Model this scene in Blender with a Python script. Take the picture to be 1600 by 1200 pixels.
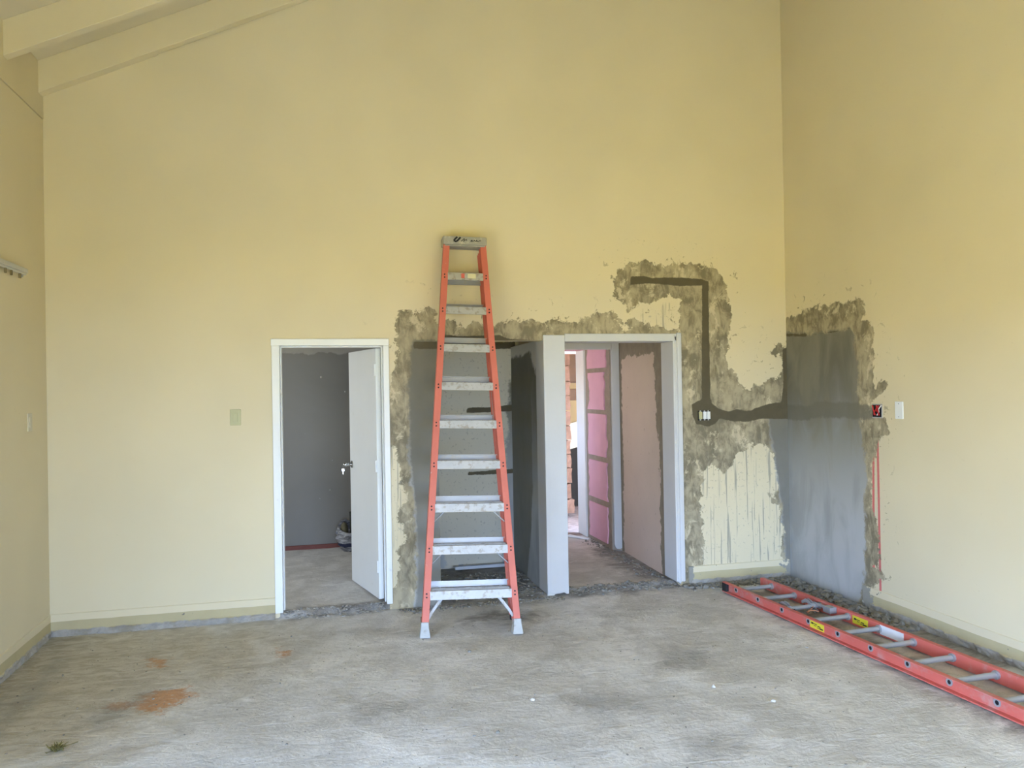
import bpy, bmesh, math, random
import numpy as np
from mathutils import Vector, Matrix

random.seed(7)
S = bpy.context.scene
COL = S.collection
for _o in list(bpy.data.objects):
    bpy.data.objects.remove(_o, do_unlink=True)

# ------------------------------------------------------------------ camera, sky, light, exposure
CAM_F, CAM_YAW, CAM_PITCH, CAM_ROLL = (1233.41461, 0.23488, 0.0048, -0.01725)
CAM_POS = Vector((0.0, -5.9936, 1.65))
_cp, _sp = math.cos(CAM_PITCH), math.sin(CAM_PITCH)
_fw = Vector((math.sin(CAM_YAW) * _cp, math.cos(CAM_YAW) * _cp, _sp))
_r0 = Vector((math.cos(CAM_YAW), -math.sin(CAM_YAW), 0))
_u0 = _r0.cross(_fw)
_r = _r0 * math.cos(CAM_ROLL) + _u0 * math.sin(CAM_ROLL)
_u = -_r0 * math.sin(CAM_ROLL) + _u0 * math.cos(CAM_ROLL)
cam_d = bpy.data.cameras.new('camera')
cam_d.sensor_width = 36.0
cam_d.lens = CAM_F / 1600.0 * 36.0
cam_d.clip_start = 0.05
cam = bpy.data.objects.new('camera', cam_d)
COL.objects.link(cam)
cam.matrix_world = Matrix(((_r.x, _u.x, -_fw.x, CAM_POS.x), (_r.y, _u.y, -_fw.y, CAM_POS.y),
                           (_r.z, _u.z, -_fw.z, CAM_POS.z), (0, 0, 0, 1)))
S.camera = cam

SKY_STRENGTH = 23.5
SUN_STRENGTH = 17.0
EXPOSURE = 0.38
S.view_settings.view_transform = 'Standard'
S.view_settings.look = 'None'
S.view_settings.gamma = 1.0
S.view_settings.use_curve_mapping = False
S.view_settings.exposure = EXPOSURE
world = bpy.data.worlds.new('world')
S.world = world
world.use_nodes = True
_nt = world.node_tree
_nt.nodes.clear()
_out = _nt.nodes.new('ShaderNodeOutputWorld')
_bg = _nt.nodes.new('ShaderNodeBackground')
_bg.inputs['Color'].default_value = (0.455, 0.635, 1.0, 1)
_bg.inputs['Strength'].default_value = SKY_STRENGTH
_nt.links.new(_bg.outputs[0], _out.inputs[0])


sun_d = bpy.data.lights.new('sun', 'SUN')
sun_d.energy, sun_d.angle, sun_d.color = SUN_STRENGTH, math.radians(0.6), (1.0, 0.93, 0.80)
sun_o = bpy.data.objects.new('sun', sun_d)
COL.objects.link(sun_o)
sun_o.location = (2, 12, 18)
sun_o.rotation_euler = Vector((-0.15, -1.0, -1.5)).to_track_quat('-Z', 'Y').to_euler()


def area(name, loc, direction, sx, sy, energy=0.0, color=(1, 1, 1), portal=False):
    d = bpy.data.lights.new(name, 'AREA')
    d.shape = 'RECTANGLE'
    d.size, d.size_y, d.energy, d.color = sx, sy, energy, color
    if portal:
        d.cycles.is_portal = True
    o = bpy.data.objects.new(name, d)
    COL.objects.link(o)
    o.location = loc
    o.rotation_euler = Vector(direction).to_track_quat('-Z', 'Y').to_euler()
    return o


XL, XR, YB = -1.84, 3.843, -9.0
# openings of the room: sliding doors behind the camera, a window in the left wall
DOOR_OPEN = (-0.8, 3.5, 0.0, 2.0)      # x0 x1 z0 z1 on the wall y = YB
WIN_OPEN = (-7.0, -3.7, 0.0, 1.8)     # y0 y1 z0 z1 on the wall x = XL
area('sliding_door_daylight', (1.35, YB, 1.0), (0, 1, 0), 4.3, 2.0, portal=True)
area('left_window_daylight', (XL, -5.35, 0.9), (1, 0, 0), 3.3, 1.8, portal=True)
area('far_room_window_daylight', (1.2, 3.05, 1.45), (1, 0, 0), 0.5, 0.7, portal=True)
area('store_room_daylight', (XL + 0.05, 1.3, 1.5), (1, 0, -0.1), 0.8, 1.0, energy=17, color=(0.9, 0.95, 1.0))
area('corridor_side_daylight', (1.885, 1.78, 1.35), (1, -0.12, -0.03), 0.55, 1.7, energy=5.5, color=(1.0, 0.95, 0.95))
area('corridor_front_fill', (1.885, 0.8, 1.6), (1, 0, -0.1), 0.4, 0.6, energy=1.3, color=(1.0, 0.93, 0.86))  # added fill lamp for the beige wall; no opening stands here


# ------------------------------------------------------------------ helpers


def mat(name):
    m = bpy.data.materials.new(name)
    m.use_nodes = True
    nt = m.node_tree
    nt.nodes.clear()
    return m, N(nt)


class N:
    """small node graph writer"""

    def __init__(s, nt):
        s.nt = nt
        s.out = s.new('ShaderNodeOutputMaterial')
        s.b = s.new('ShaderNodeBsdfPrincipled')
        s.nt.links.new(s.b.outputs[0], s.out.inputs[0])
        s.pos = s.new('ShaderNodeTexCoord').outputs['Object']

    def new(s, t):
        return s.nt.nodes.new(t)

    def set(s, sock, v):
        if isinstance(v, bpy.types.NodeSocket):
            s.nt.links.new(v, sock)
        elif isinstance(v, tuple) and len(v) == 3 and sock.type == 'RGBA':
            sock.default_value = (*v, 1)
        else:
            sock.default_value = v

    def noise(s, scale, detail=4, rough=0.55, dist=0.0, stretch=None, off=None):
        v = s.pos
        if stretch or off:
            mp = s.new('ShaderNodeMapping')
            s.nt.links.new(v, mp.inputs[0])
            if stretch:
                mp.inputs['Scale'].default_value = stretch
            if off:
                mp.inputs['Location'].default_value = off
            v = mp.outputs[0]
        n = s.new('ShaderNodeTexNoise')
        s.nt.links.new(v, n.inputs['Vector'])
        n.inputs['Scale'].default_value = scale
        n.inputs['Detail'].default_value = detail
        n.inputs['Roughness'].default_value = rough
        n.inputs['Distortion'].default_value = dist
        return n.outputs[0]

    def attr(s, name):
        a = s.new('ShaderNodeAttribute')
        a.attribute_name = name
        return a.outputs['Fac']

    def sep(s):
        x = s.new('ShaderNodeSeparateXYZ')
        s.nt.links.new(s.pos, x.inputs[0])
        return x.outputs

    def math(s, op, a, b=0.0, c=None):
        n = s.new('ShaderNodeMath')
        n.operation = op
        s.set(n.inputs[0], a)
        s.set(n.inputs[1], b)
        if c is not None:
            s.set(n.inputs[2], c)
        return n.outputs[0]

    def ramp(s, v, a, b, lo=0.0, hi=1.0):
        n = s.new('ShaderNodeMapRange')
        n.interpolation_type = 'SMOOTHSTEP'
        s.set(n.inputs[0], v)
        for i, q in enumerate((a, b, lo, hi)):
            n.inputs[i + 1].default_value = q
        return n.outputs[0]

    def mix(s, f, a, b):
        n = s.new('ShaderNodeMix')
        n.data_type = 'RGBA'
        s.set(n.inputs[0], f)
        s.set(n.inputs[6], a)
        s.set(n.inputs[7], b)
        return n.outputs[2]

    def tone(s, fac, c, lo=0.8, hi=1.2):
        """colour c times lo..hi, by a 0..1 factor"""
        a = tuple(x * lo for x in c)
        b = tuple(min(1, x * hi) for x in c)
        return s.mix(fac, a, b)

    def bump(s, h, strength=0.3, dist=0.01):
        n = s.new('ShaderNodeBump')
        n.inputs['Strength'].default_value = strength
        n.inputs['Distance'].default_value = dist
        s.nt.links.new(h, n.inputs['Height'])
        s.nt.links.new(n.outputs[0], s.b.inputs['Normal'])

    def done(s, color, rough=0.8, metal=0.0, spec=0.3):
        s.set(s.b.inputs['Base Color'], color)
        s.set(s.b.inputs['Roughness'], rough)
        s.set(s.b.inputs['Metallic'], metal)
        s.set(s.b.inputs['Specular IOR Level'], spec)


def sdf(poly, P):
    """signed distance (negative inside) of points P (n,2) to a closed polygon"""
    A = np.asarray(poly, float)
    B = np.roll(A, -1, 0)
    d2 = np.full(len(P), 1e9)
    inside = np.zeros(len(P), bool)
    for a, b in zip(A, B):
        e = b - a
        w = P - a
        t = np.clip((w @ e) / max(e @ e, 1e-12), 0, 1)
        q = w - t[:, None] * e
        d2 = np.minimum(d2, (q * q).sum(1))
        c = (a[1] > P[:, 1]) != (b[1] > P[:, 1])
        with np.errstate(divide='ignore', invalid='ignore'):
            xx = (b[0] - a[0]) * (P[:, 1] - a[1]) / (b[1] - a[1]) + a[0]
        inside ^= c & (P[:, 0] < xx)
    d = np.sqrt(d2)
    return np.where(inside, -d, d)


def sdf_layers(polys, holes, P):
    d = np.full(len(P), 9.0)
    for p in polys:
        d = np.minimum(d, sdf(p, P))
    for p in holes:
        d = np.maximum(d, -sdf(p, P))
    return d


_rng = np.random.RandomState(5)
_LAT = _rng.rand(256, 256)


def fbm(x, y, scale, octaves=4, gain=0.5):
    tot, amp, norm = np.zeros_like(x), 1.0, 0.0
    for k in range(octaves):
        u, v = x * scale + 17.3 * k, y * scale + 31.7 * k
        iu, iv = np.floor(u).astype(int), np.floor(v).astype(int)
        fu, fv = u - iu, v - iv
        fu, fv = fu * fu * (3 - 2 * fu), fv * fv * (3 - 2 * fv)
        g = lambda a, b: _LAT[a & 255, b & 255]
        tot += amp * ((g(iu, iv) * (1 - fu) + g(iu + 1, iv) * fu) * (1 - fv)
                      + (g(iu, iv + 1) * (1 - fu) + g(iu + 1, iv + 1) * fu) * fv)
        norm += amp
        amp *= gain
        scale *= 2
    return tot / norm - 0.5


def link(name, me, m=None, parent=None):
    o = bpy.data.objects.new(name, me)
    COL.objects.link(o)
    if m is not None:
        me.materials.append(m)
    if parent is not None:
        o.parent = parent
    return o


def finish(name, bm, m, parent=None, bevel=0.0, smooth=False, normals=True):
    if normals:
        bmesh.ops.recalc_face_normals(bm, faces=bm.faces)
    me = bpy.data.meshes.new(name)
    bm.to_mesh(me)
    bm.free()
    if smooth:
        for p in me.polygons:
            p.use_smooth = True
    o = link(name, me, m, parent)
    if bevel:
        md = o.modifiers.new('edge', 'BEVEL')
        md.width = bevel
        md.segments = 2
        md.limit_method = 'ANGLE'
        md.angle_limit = math.radians(50)
    return o


def box(bm, x0, x1, y0, y1, z0, z1, M=None):
    c = [Vector((x, y, z)) for z in (z0, z1) for y in (y0, y1) for x in (x0, x1)]
    if M is not None:
        c = [M @ v for v in c]
    v = [bm.verts.new(p) for p in c]
    for f in ((0, 2, 3, 1), (4, 5, 7, 6), (0, 1, 5, 4), (2, 6, 7, 3), (0, 4, 6, 2), (1, 3, 7, 5)):
        bm.faces.new([v[i] for i in f])


def bar(bm, a, b, w, h, up=(0, 0, 1), w2=None, h2=None):
    """rectangular bar from a to b"""
    a, b = Vector(a), Vector(b)
    d = (b - a).normalized()
    s = d.cross(Vector(up)).normalized()
    t = s.cross(d)
    rings = []
    for p, ww, hh in ((a, w, h), (b, w2 or w, h2 or h)):
        rings.append([bm.verts.new(p + s * (i * ww / 2) + t * (j * hh / 2)) for i, j in ((-1, -1), (1, -1), (1, 1), (-1, 1))])
    for k in range(4):
        bm.faces.new((rings[0][k], rings[0][(k + 1) % 4], rings[1][(k + 1) % 4], rings[1][k]))
    bm.faces.new(rings[0][::-1])
    bm.faces.new(rings[1])


def sweep(bm, pts, prof, up=(0, 0, 1), cap=True):
    """closed profile [(s,t)] swept along a polyline"""
    pts = [Vector(p) for p in pts]
    rings = []
    for i, p in enumerate(pts):
        d = (pts[min(i + 1, len(pts) - 1)] - pts[max(i - 1, 0)]).normalized()
        s = d.cross(Vector(up)).normalized()
        t = s.cross(d)
        rings.append([bm.verts.new(p + s * a + t * b) for a, b in prof])
    n = len(prof)
    for q0, q1 in zip(rings, rings[1:]):
        for k in range(n):
            bm.faces.new((q0[k], q0[(k + 1) % n], q1[(k + 1) % n], q1[k]))
    if cap:
        bm.faces.new(rings[0][::-1])
        bm.faces.new(rings[-1])


def circle(r, n=12, ry=None):
    return [(r * math.cos(2 * math.pi * k / n), (ry or r) * math.sin(2 * math.pi * k / n)) for k in range(n)]


def tube(bm, pts, r, n=10, up=(0, 0, 1)):
    sweep(bm, pts, circle(r, n), up)


def ring(bm, c, axis, r0, r1, th, n=16):
    """flat washer round an axis"""
    axis = Vector(axis).normalized()
    s = axis.orthogonal().normalized()
    t = axis.cross(s)
    c = Vector(c)
    L = []
    for rr, off in ((r0, 0), (r1, 0), (r1, th), (r0, th)):
        L.append([bm.verts.new(c + axis * off + (s * math.cos(6.28318 * k / n) + t * math.sin(6.28318 * k / n)) * rr) for k in range(n)])
    for i in range(4):
        A, B = L[i], L[(i + 1) % 4]
        for k in range(n):
            bm.faces.new((A[k], A[(k + 1) % n], B[(k + 1) % n], B[k]))


def prism(bm, poly, axis_pts, M=None):
    """polygon (list of Vector) extruded by a vector"""
    e = Vector(axis_pts)
    a = [Vector(p) for p in poly]
    b = [p + e for p in a]
    if M is not None:
        a = [M @ p for p in a]
        b = [M @ p for p in b]
    va = [bm.verts.new(p) for p in a]
    vb = [bm.verts.new(p) for p in b]
    n = len(va)
    bm.faces.new(va[::-1])
    bm.faces.new(vb)
    for k in range(n):
        bm.faces.new((va[k], va[(k + 1) % n], vb[(k + 1) % n], vb[k]))


def structure(o, label=None):
    o['kind'] = 'structure'
    if label:
        o['label'] = label
    return o


def thing(o, label, cat, group=None):
    o['label'] = label
    o['category'] = cat
    if group:
        o['group'] = group
    return o


def empty(name, loc=(0, 0, 0)):
    o = bpy.data.objects.new(name, None)
    o.empty_display_size = 0.1
    COL.objects.link(o)
    o.location = loc
    return o


def pieces(lo, hi, step, marks=()):
    """grid lines from lo to hi about step apart that pass through every mark"""
    k = sorted({lo, hi, *[m for m in marks if lo < m < hi]})
    out = []
    for a, b in zip(k, k[1:]):
        n = max(1, int(round((b - a) / step)))
        out += [a + (b - a) * i / n for i in range(n)]
    return out + [k[-1]]


def sheet(name, us, vs, fn, holes, m, layers=None, parent=None, thick=None, height=None, smooth=True):
    """a fine grid surface (u,v)->3D with rectangular holes; thick = vector to the back face (reveals get built)"""
    us, vs = np.array(us), np.array(vs)
    U, V = np.meshgrid(us, vs, indexing='ij')
    P2 = np.stack([U.ravel(), V.ravel()], 1)
    P3 = fn(P2)
    if height is not None:
        P3 = P3 + height
    nu, nv = len(us), len(vs)
    cu, cv = (us[1:] + us[:-1]) / 2, (vs[1:] + vs[:-1]) / 2
    keep = np.ones((nu - 1, nv - 1), bool)
    for a, b, c, d in holes:
        keep &= ~(((cu > a) & (cu < b))[:, None] & ((cv > c) & (cv < d))[None, :])
    idx = np.arange(nu * nv).reshape(nu, nv)
    I, J = np.nonzero(keep)
    F = np.stack([idx[I, J], idx[I + 1, J], idx[I + 1, J + 1], idx[I, J + 1]], 1)
    faces = F.tolist()
    verts = P3.tolist()
    if thick is not None:
        tv = np.array(thick)
        base = len(verts)
        # back face with the openings left out, on the coarse lines
        ku = sorted({us[0], us[-1], *[q for h in holes for q in h[:2] if us[0] < q < us[-1]]})
        kv = sorted({vs[0], vs[-1], *[q for h in holes for q in h[2:] if vs[0] < q < vs[-1]]})
        kk = np.array([(a, b) for a in ku for b in kv])
        verts += (fn(kk) + tv).tolist()
        for i in range(len(ku) - 1):
            for j in range(len(kv) - 1):
                mu, mv = (ku[i] + ku[i + 1]) / 2, (kv[j] + kv[j + 1]) / 2
                if any(a < mu < b and c < mv < d for a, b, c, d in holes):
                    continue
                q = base + i * len(kv) + j
                faces.append([q, q + 1, q + len(kv) + 1, q + len(kv)])

        def strip(p, q):
            n0 = len(verts)
            w = fn(np.array([p, q]))
            verts.extend(w.tolist())
            verts.extend((w + tv).tolist())
            faces.append([n0, n0 + 1, n0 + 3, n0 + 2])
        for a, b, c, d in holes + [(us[0], us[-1], vs[0], vs[-1])]:
            strip((a, c), (a, d)); strip((b, c), (b, d)); strip((a, d), (b, d)); strip((a, c), (b, c))
    me = bpy.data.meshes.new(name)
    me.from_pydata(verts, [], faces)
    me.update()
    nv_all = len(verts)
    for k, vals in (layers(P2) if layers else {}).items():
        at = me.attributes.new(k, 'FLOAT', 'POINT')
        full = np.full(nv_all, 9.0, np.float32)
        full[:len(vals)] = vals
        at.data.foreach_set('value', full)
    if smooth and thick is None:
        me.polygons.foreach_set('use_smooth', np.ones(len(me.polygons), bool))
    o = link(name, me, m, parent)
    return o


def rocks(name, spots, m, seed=1, flat=0.6):
    """crushed stones as one mesh: spots = [(x,y,z,size)]"""
    bm = bmesh.new()
    bmesh.ops.create_icosphere(bm, subdivisions=1, radius=1)
    V = np.array([v.co[:] for v in bm.verts])
    F = np.array([[v.index for v in f.verts] for f in bm.faces])
    bm.free()
    r = np.random.RandomState(seed)
    VV, FF = [], []
    for k, (x, y, z, s) in enumerate(spots):
        w = V * (0.7 + 0.6 * r.rand(len(V), 1)) * (s * (0.6 + 0.8 * r.rand(3)))
        a = r.rand() * 6.283
        R = np.array([[math.cos(a), -math.sin(a), 0], [math.sin(a), math.cos(a), 0], [0, 0, flat]])
        VV.append(w @ R.T + (x, y, z))
        FF.append(F + k * len(V))
    me = bpy.data.meshes.new(name)
    me.from_pydata(np.concatenate(VV).tolist(), [], np.concatenate(FF).tolist())
    return link(name, me, m)


# ------------------------------------------------------------------ materials
PAINT = (0.68, 0.592, 0.392)


def wall_material(name, axis, paint=PAINT, runs=1.0):
    """cream paint with cement smears, smooth plaster, wet chases and red marks laid over it.
    The float attributes hold the distance (m) to each patch's outline."""
    m, g = mat(name)
    big = g.noise(0.9, 2)
    fine = g.noise(28, 3)
    col = g.mix(g.ramp(big, 0.35, 0.65), tuple(c * 0.965 for c in paint), tuple(min(1, c * 1.02) for c in paint))
    col = g.mix(g.ramp(g.noise(60, 2), 0.74, 0.80), col, tuple(c * 0.8 for c in paint))
    vert = (9, 9, 0.9)
    edge = g.math('MULTIPLY', g.math('SUBTRACT', g.noise(7, 7, 0.66, 0.5), 0.5), 0.22)
    edge2 = g.math('MULTIPLY', g.math('SUBTRACT', g.noise(24, 6, 0.72, 0.3), 0.5), 0.10)
    e = g.math('ADD', edge, edge2)
    # red chalk lines under the cement
    red = g.math('ADD', g.attr('red'), g.math('MULTIPLY', g.math('SUBTRACT', g.noise(40, 3), 0.5), 0.006))
    col = g.mix(g.ramp(red, 0.0015, -0.0015, 0, 0.85), col, (0.62, 0.10, 0.11))
    # thin stray flicks of cement round the patches
    flick = g.ramp(g.noise(13, 6, 0.7, 1.2), 0.615, 0.65)
    near = g.ramp(g.attr('cement'), 0.30, 0.02)
    brush = g.math('ADD', g.math('MULTIPLY', g.noise(3.4, 6, 0.66, 0.5), 0.55), g.math('MULTIPLY', g.noise(13, 5, 0.65, 0.7, stretch=(1.5, 1.5, 0.7)), 0.45))
    brushv = g.noise(6, 5, 0.6, 0.6, stretch=(2.4, 2.4, 0.45))
    c_lo, c_hi = (0.20, 0.17, 0.108), (0.43, 0.365, 0.235)
    cem = g.mix(g.ramp(brush, 0.40, 0.59), c_lo, c_hi)
    scr = g.ramp(g.noise(6.5, 6, 0.72, 0.4, stretch=(1.0, 1.0, 0.8), off=(3, 1, 7)), 0.56, 0.63)
    cem = g.mix(g.math('MULTIPLY', scr, 0.75), cem, (0.62, 0.53, 0.35))
    cem = g.mix(g.ramp(brushv, 0.5, 0.72, 0, 0.4), cem, (0.20, 0.18, 0.13))
    col = g.mix(g.math('MULTIPLY', flick, near), col, cem)
    # long drips run down over the paint
    lines = g.ramp(g.noise(30, 4, 0.55, 0.12, stretch=(1.6, 1.6, 0.05)), 0.565, 0.62)
    drip = g.math('MULTIPLY', lines, g.ramp(g.math('ADD', g.attr('drip'), edge), 0.02, -0.03))
    col = g.mix(g.math('MULTIPLY', drip, 0.75 * runs), col, (0.30, 0.275, 0.215))
    spat = g.math('MULTIPLY', g.ramp(g.noise(36, 4, 0.6), 0.60, 0.66), g.ramp(g.attr('drip'), 0.0, -0.05))
    col = g.mix(g.math('MULTIPLY', spat, 0.6), col, (0.36, 0.33, 0.26))
    cm = g.ramp(g.math('ADD', g.attr('cement'), e), 0.006, -0.006)
    col = g.mix(cm, col, cem)
    # steel-trowelled grey plaster
    sm = g.ramp(g.math('ADD', g.attr('smooth'), g.math('MULTIPLY', e, 0.75)), 0.02, -0.02)
    greyn = g.noise(3.0, 5, 0.55, 0.7, stretch=(1.5, 1.5, 0.55))
    dark_tone = g.ramp(g.math('ADD', g.sep()[2], g.math('MULTIPLY', g.math('SUBTRACT', greyn, 0.5), 1.5)), 0.75, 1.65)  # smooth plaster turns darker and browner with height
    grey = g.mix(g.ramp(greyn, 0.33, 0.68), g.mix(dark_tone, (0.33, 0.33, 0.31), (0.155, 0.145, 0.11)), g.mix(dark_tone, (0.44, 0.44, 0.42), (0.225, 0.21, 0.158)))
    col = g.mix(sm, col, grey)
    # fresh damp cement in the chases
    wet = g.ramp(g.math('ADD', g.attr('wet'), g.math('MULTIPLY', e, 0.13)), 0.004, -0.004)
    wetc = g.tone(g.noise(14, 3), (0.10, 0.084, 0.05), 0.85, 1.25)
    col = g.mix(wet, col, wetc)
    dp = g.ramp(g.math('ADD', g.attr('dark_tone'), g.math('MULTIPLY', e, 0.35)), 0.012, -0.012)
    dp = g.math('MULTIPLY', dp, g.math('SUBTRACT', 1.0, wet))
    col = g.mix(g.math('MULTIPLY', dp, 0.8), col, g.tone(g.noise(5, 4, 0.6, 0.4), (0.17, 0.158, 0.122), 0.85, 1.2))
    h = g.math('ADD', g.math('MULTIPLY', cm, 0.35), g.math('MULTIPLY', g.math('MULTIPLY', brush, cm), 0.6))
    h = g.math('ADD', h, g.math('MULTIPLY', fine, 0.05))
    h = g.math('ADD', h, g.math('MULTIPLY', wet, 0.12))
    g.bump(h, 0.55, 0.006)
    g.done(col, 0.78, spec=0.25)
    return m


def skirting_material():
    m, g = mat('skirting paint')
    z = g.sep()[2]
    zz = g.math('ADD', z, g.math('MULTIPLY', g.math('SUBTRACT', g.noise(5, 3), 0.5), 0.012))
    rag = g.math('ADD', z, g.math('MULTIPLY', g.math('SUBTRACT', g.noise(14, 5, 0.65), 0.5), 0.035))
    cream = g.tone(g.noise(3, 3), PAINT, 0.95, 1.03)
    tan = g.tone(g.noise(4, 4), (0.47, 0.40, 0.225), 0.85, 1.12)
    con = g.tone(g.noise(18, 6, 0.7), (0.37, 0.345, 0.295), 0.55, 1.3)
    con = g.mix(g.ramp(g.noise(7, 5, 0.65), 0.48, 0.62, 0, 0.7), con, (0.27, 0.235, 0.17))
    c = g.mix(g.ramp(zz, 0.103, 0.106), tan, cream)
    c = g.mix(g.ramp(rag, 0.047, 0.040), c, con)
    c = g.mix(g.ramp(g.noise(17, 2), 0.72, 0.75), c, (0.2, 0.18, 0.14))
    cem = g.ramp(g.math('ADD', g.attr('cement'), g.math('MULTIPLY', g.math('SUBTRACT', g.noise(9, 6, 0.65), 0.5), 0.4)), 0.006, -0.006)
    c = g.mix(cem, c, g.tone(g.noise(8, 4), (0.30, 0.285, 0.235), 0.75, 1.2))
    g.bump(g.noise(22, 5), 0.35, 0.006)
    g.done(c, 0.8)
    return m


def floor_material():
    m, g = mat('dusty screed')
    a = g.noise(0.8, 5, 0.6, 0.4)
    b = g.noise(3.2, 6, 0.65, 0.6)
    c = g.noise(9, 6, 0.7, 0.9, stretch=(0.8, 1.7, 1))
    d = g.noise(45, 4, 0.6)
    col = g.mix(g.ramp(a, 0.36, 0.64), (0.59, 0.565, 0.52), (0.78, 0.755, 0.715))
    col = g.mix(g.ramp(b, 0.40, 0.62), g.mix(0.5, col, (0.44, 0.42, 0.38)), col)
    col = g.mix(g.ramp(c, 0.54, 0.70, 0, 0.6), col, (0.82, 0.80, 0.76))
    col = g.mix(g.ramp(c, 0.44, 0.34, 0, 0.5), col, (0.42, 0.405, 0.375))
    col = g.mix(g.ramp(d, 0.62, 0.72, 0, 0.5), col, (0.78, 0.76, 0.71))
    col = g.mix(g.ramp(g.noise(24, 6, 0.7, 0.5, stretch=(0.7, 1.4, 1)), 0.40, 0.30, 0, 0.45), col, (0.30, 0.28, 0.24))
    col = g.mix(g.ramp(g.noise(70, 2, 0.5), 0.71, 0.75, 0, 0.7), col, (0.22, 0.20, 0.17))
    dirt = g.math('ADD', g.attr('dirt'), g.math('MULTIPLY', g.math('SUBTRACT', b, 0.5), 0.5))  # real dirt together with the shade painted between the ladder rails
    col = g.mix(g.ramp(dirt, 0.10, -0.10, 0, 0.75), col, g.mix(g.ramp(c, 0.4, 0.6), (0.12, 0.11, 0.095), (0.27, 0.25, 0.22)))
    e = g.math('MULTIPLY', g.math('SUBTRACT', g.noise(10, 7, 0.75), 0.5), 0.42)
    warm_shade = g.math('ADD', g.attr('warm_shade'), g.math('MULTIPLY', g.math('SUBTRACT', b, 0.5), 0.9))
    col = g.mix(g.ramp(warm_shade, 0.35, -0.35, 0, 0.8), col, g.mix(g.ramp(c, 0.38, 0.62), (0.40, 0.35, 0.26), (0.56, 0.515, 0.42)))
    col = g.mix(g.ramp(g.math('ADD', g.attr('earth'), g.math('MULTIPLY', e, 0.5)), 0.05, -0.05, 0, 0.9), col, g.mix(g.ramp(c, 0.4, 0.6), (0.20, 0.125, 0.095), (0.36, 0.245, 0.20)))
    col = g.mix(g.math('MULTIPLY', g.ramp(g.math('ADD', g.attr('orange'), e), 0.04, -0.04, 0, 0.85), g.ramp(g.noise(26, 5, 0.7), 0.30, 0.48)), col, g.tone(g.noise(20, 4), (0.55, 0.28, 0.12), 0.7, 1.2))
    col = g.mix(g.ramp(g.math('ADD', g.attr('stain'), e), 0.10, -0.08, 0, 0.55), col, (0.27, 0.26, 0.235))
    h = g.math('ADD', g.math('MULTIPLY', b, 0.5), g.math('ADD', g.math('MULTIPLY', c, 0.55), g.math('MULTIPLY', d, 0.22)))
    g.bump(h, 1.0, 0.014)
    g.done(col, 0.88, spec=0.2)
    return m


def plain(name, c, rough=0.6, metal=0.0, lo=0.9, hi=1.08, scale=8, bump=0.0, spec=0.3, dirt=None, dscale=12, dlo=0.55, dhi=0.68):
    m, g = mat(name)
    col = g.tone(g.noise(scale, 4), c, lo, hi)
    if dirt:
        col = g.mix(g.ramp(g.noise(dscale, 5, 0.65), dlo, dhi), col, dirt)
    if bump:
        g.bump(g.noise(scale * 4, 4), bump, 0.005)
    g.done(col, rough, metal, spec)
    return m


M_back = wall_material('cream wall paint with cement patches', 0)
M_floor = floor_material()
M_skirt = skirting_material()
M_cream = plain('cream paint', PAINT, 0.75, scale=1.2, lo=0.97, hi=1.02)
M_raft = plain('cream painted timber', (0.68, 0.588, 0.38), 0.7, scale=3, lo=0.94, hi=1.03)
M_white = plain('white gloss paint', (0.80, 0.80, 0.76), 0.45, scale=4, lo=0.95, hi=1.02, dirt=(0.6, 0.57, 0.5), dlo=0.66, dhi=0.8)
M_whitewash = plain('white painted plaster', (0.60, 0.595, 0.58), 0.7, scale=5, lo=0.93, hi=1.03, bump=0.25, dirt=(0.55, 0.53, 0.47), dscale=7, dlo=0.66, dhi=0.8)
M_greyroom = plain('grey plaster', (0.25, 0.25, 0.25), 0.8, scale=1.6, lo=0.82, hi=1.15, bump=0.2)
M_conc = plain('raw concrete', (0.30, 0.29, 0.26), 0.9, scale=6, lo=0.7, hi=1.25, bump=0.6)
M_rubble = plain('crushed mortar', (0.24, 0.225, 0.19), 0.95, scale=25, lo=0.5, hi=1.5, bump=0.4)
M_pebble = plain('pale pebble', (0.52, 0.49, 0.43), 0.85, scale=30, lo=0.8, hi=1.15, bump=0.3)
M_alu = plain('dull aluminium', (0.42, 0.42, 0.42), 0.5, 0.5, scale=9, lo=0.85, hi=1.1, dirt=(0.42, 0.39, 0.34), dscale=14)
M_alud = plain('paint splashed aluminium', (0.46, 0.45, 0.43), 0.55, 0.4, scale=12, lo=0.8, hi=1.12, dirt=(0.33, 0.30, 0.25), dscale=26, dlo=0.5, dhi=0.64)
M_red = plain('orange red fibreglass', (0.58, 0.155, 0.105), 0.5, scale=7, lo=0.85, hi=1.12, dirt=(0.56, 0.36, 0.30), dscale=16, dlo=0.62, dhi=0.76)
M_red2 = plain('dusty red fibreglass', (0.60, 0.135, 0.10), 0.5, scale=5, lo=0.88, hi=1.12, dirt=(0.52, 0.27, 0.23), dscale=8, dlo=0.50, dhi=0.75)
M_boot = plain('grey rubber', (0.44, 0.44, 0.41), 0.7, scale=14, dirt=(0.3, 0.28, 0.24))
M_black = plain('black rubber', (0.02, 0.02, 0.02), 0.6)
M_hole = plain('dark void', (0.012, 0.012, 0.014), 0.9)  # near black colour stands in for the dark of hollows and unlit rooms
M_yellow = plain('yellow sticker', (0.72, 0.62, 0.04), 0.45)
M_label = plain('white sticker', (0.74, 0.74, 0.74), 0.5)
M_ivory = plain('ivory plastic', (0.47, 0.45, 0.25), 0.4, scale=3)
M_cplate = plain('cream painted plastic', (0.60, 0.55, 0.42), 0.5, scale=3)
M_pwhite = plain('white plastic', (0.78, 0.78, 0.75), 0.35, scale=3)
M_chrome = plain('chrome', (0.52, 0.52, 0.50), 0.28, 1.0, scale=3)

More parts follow.
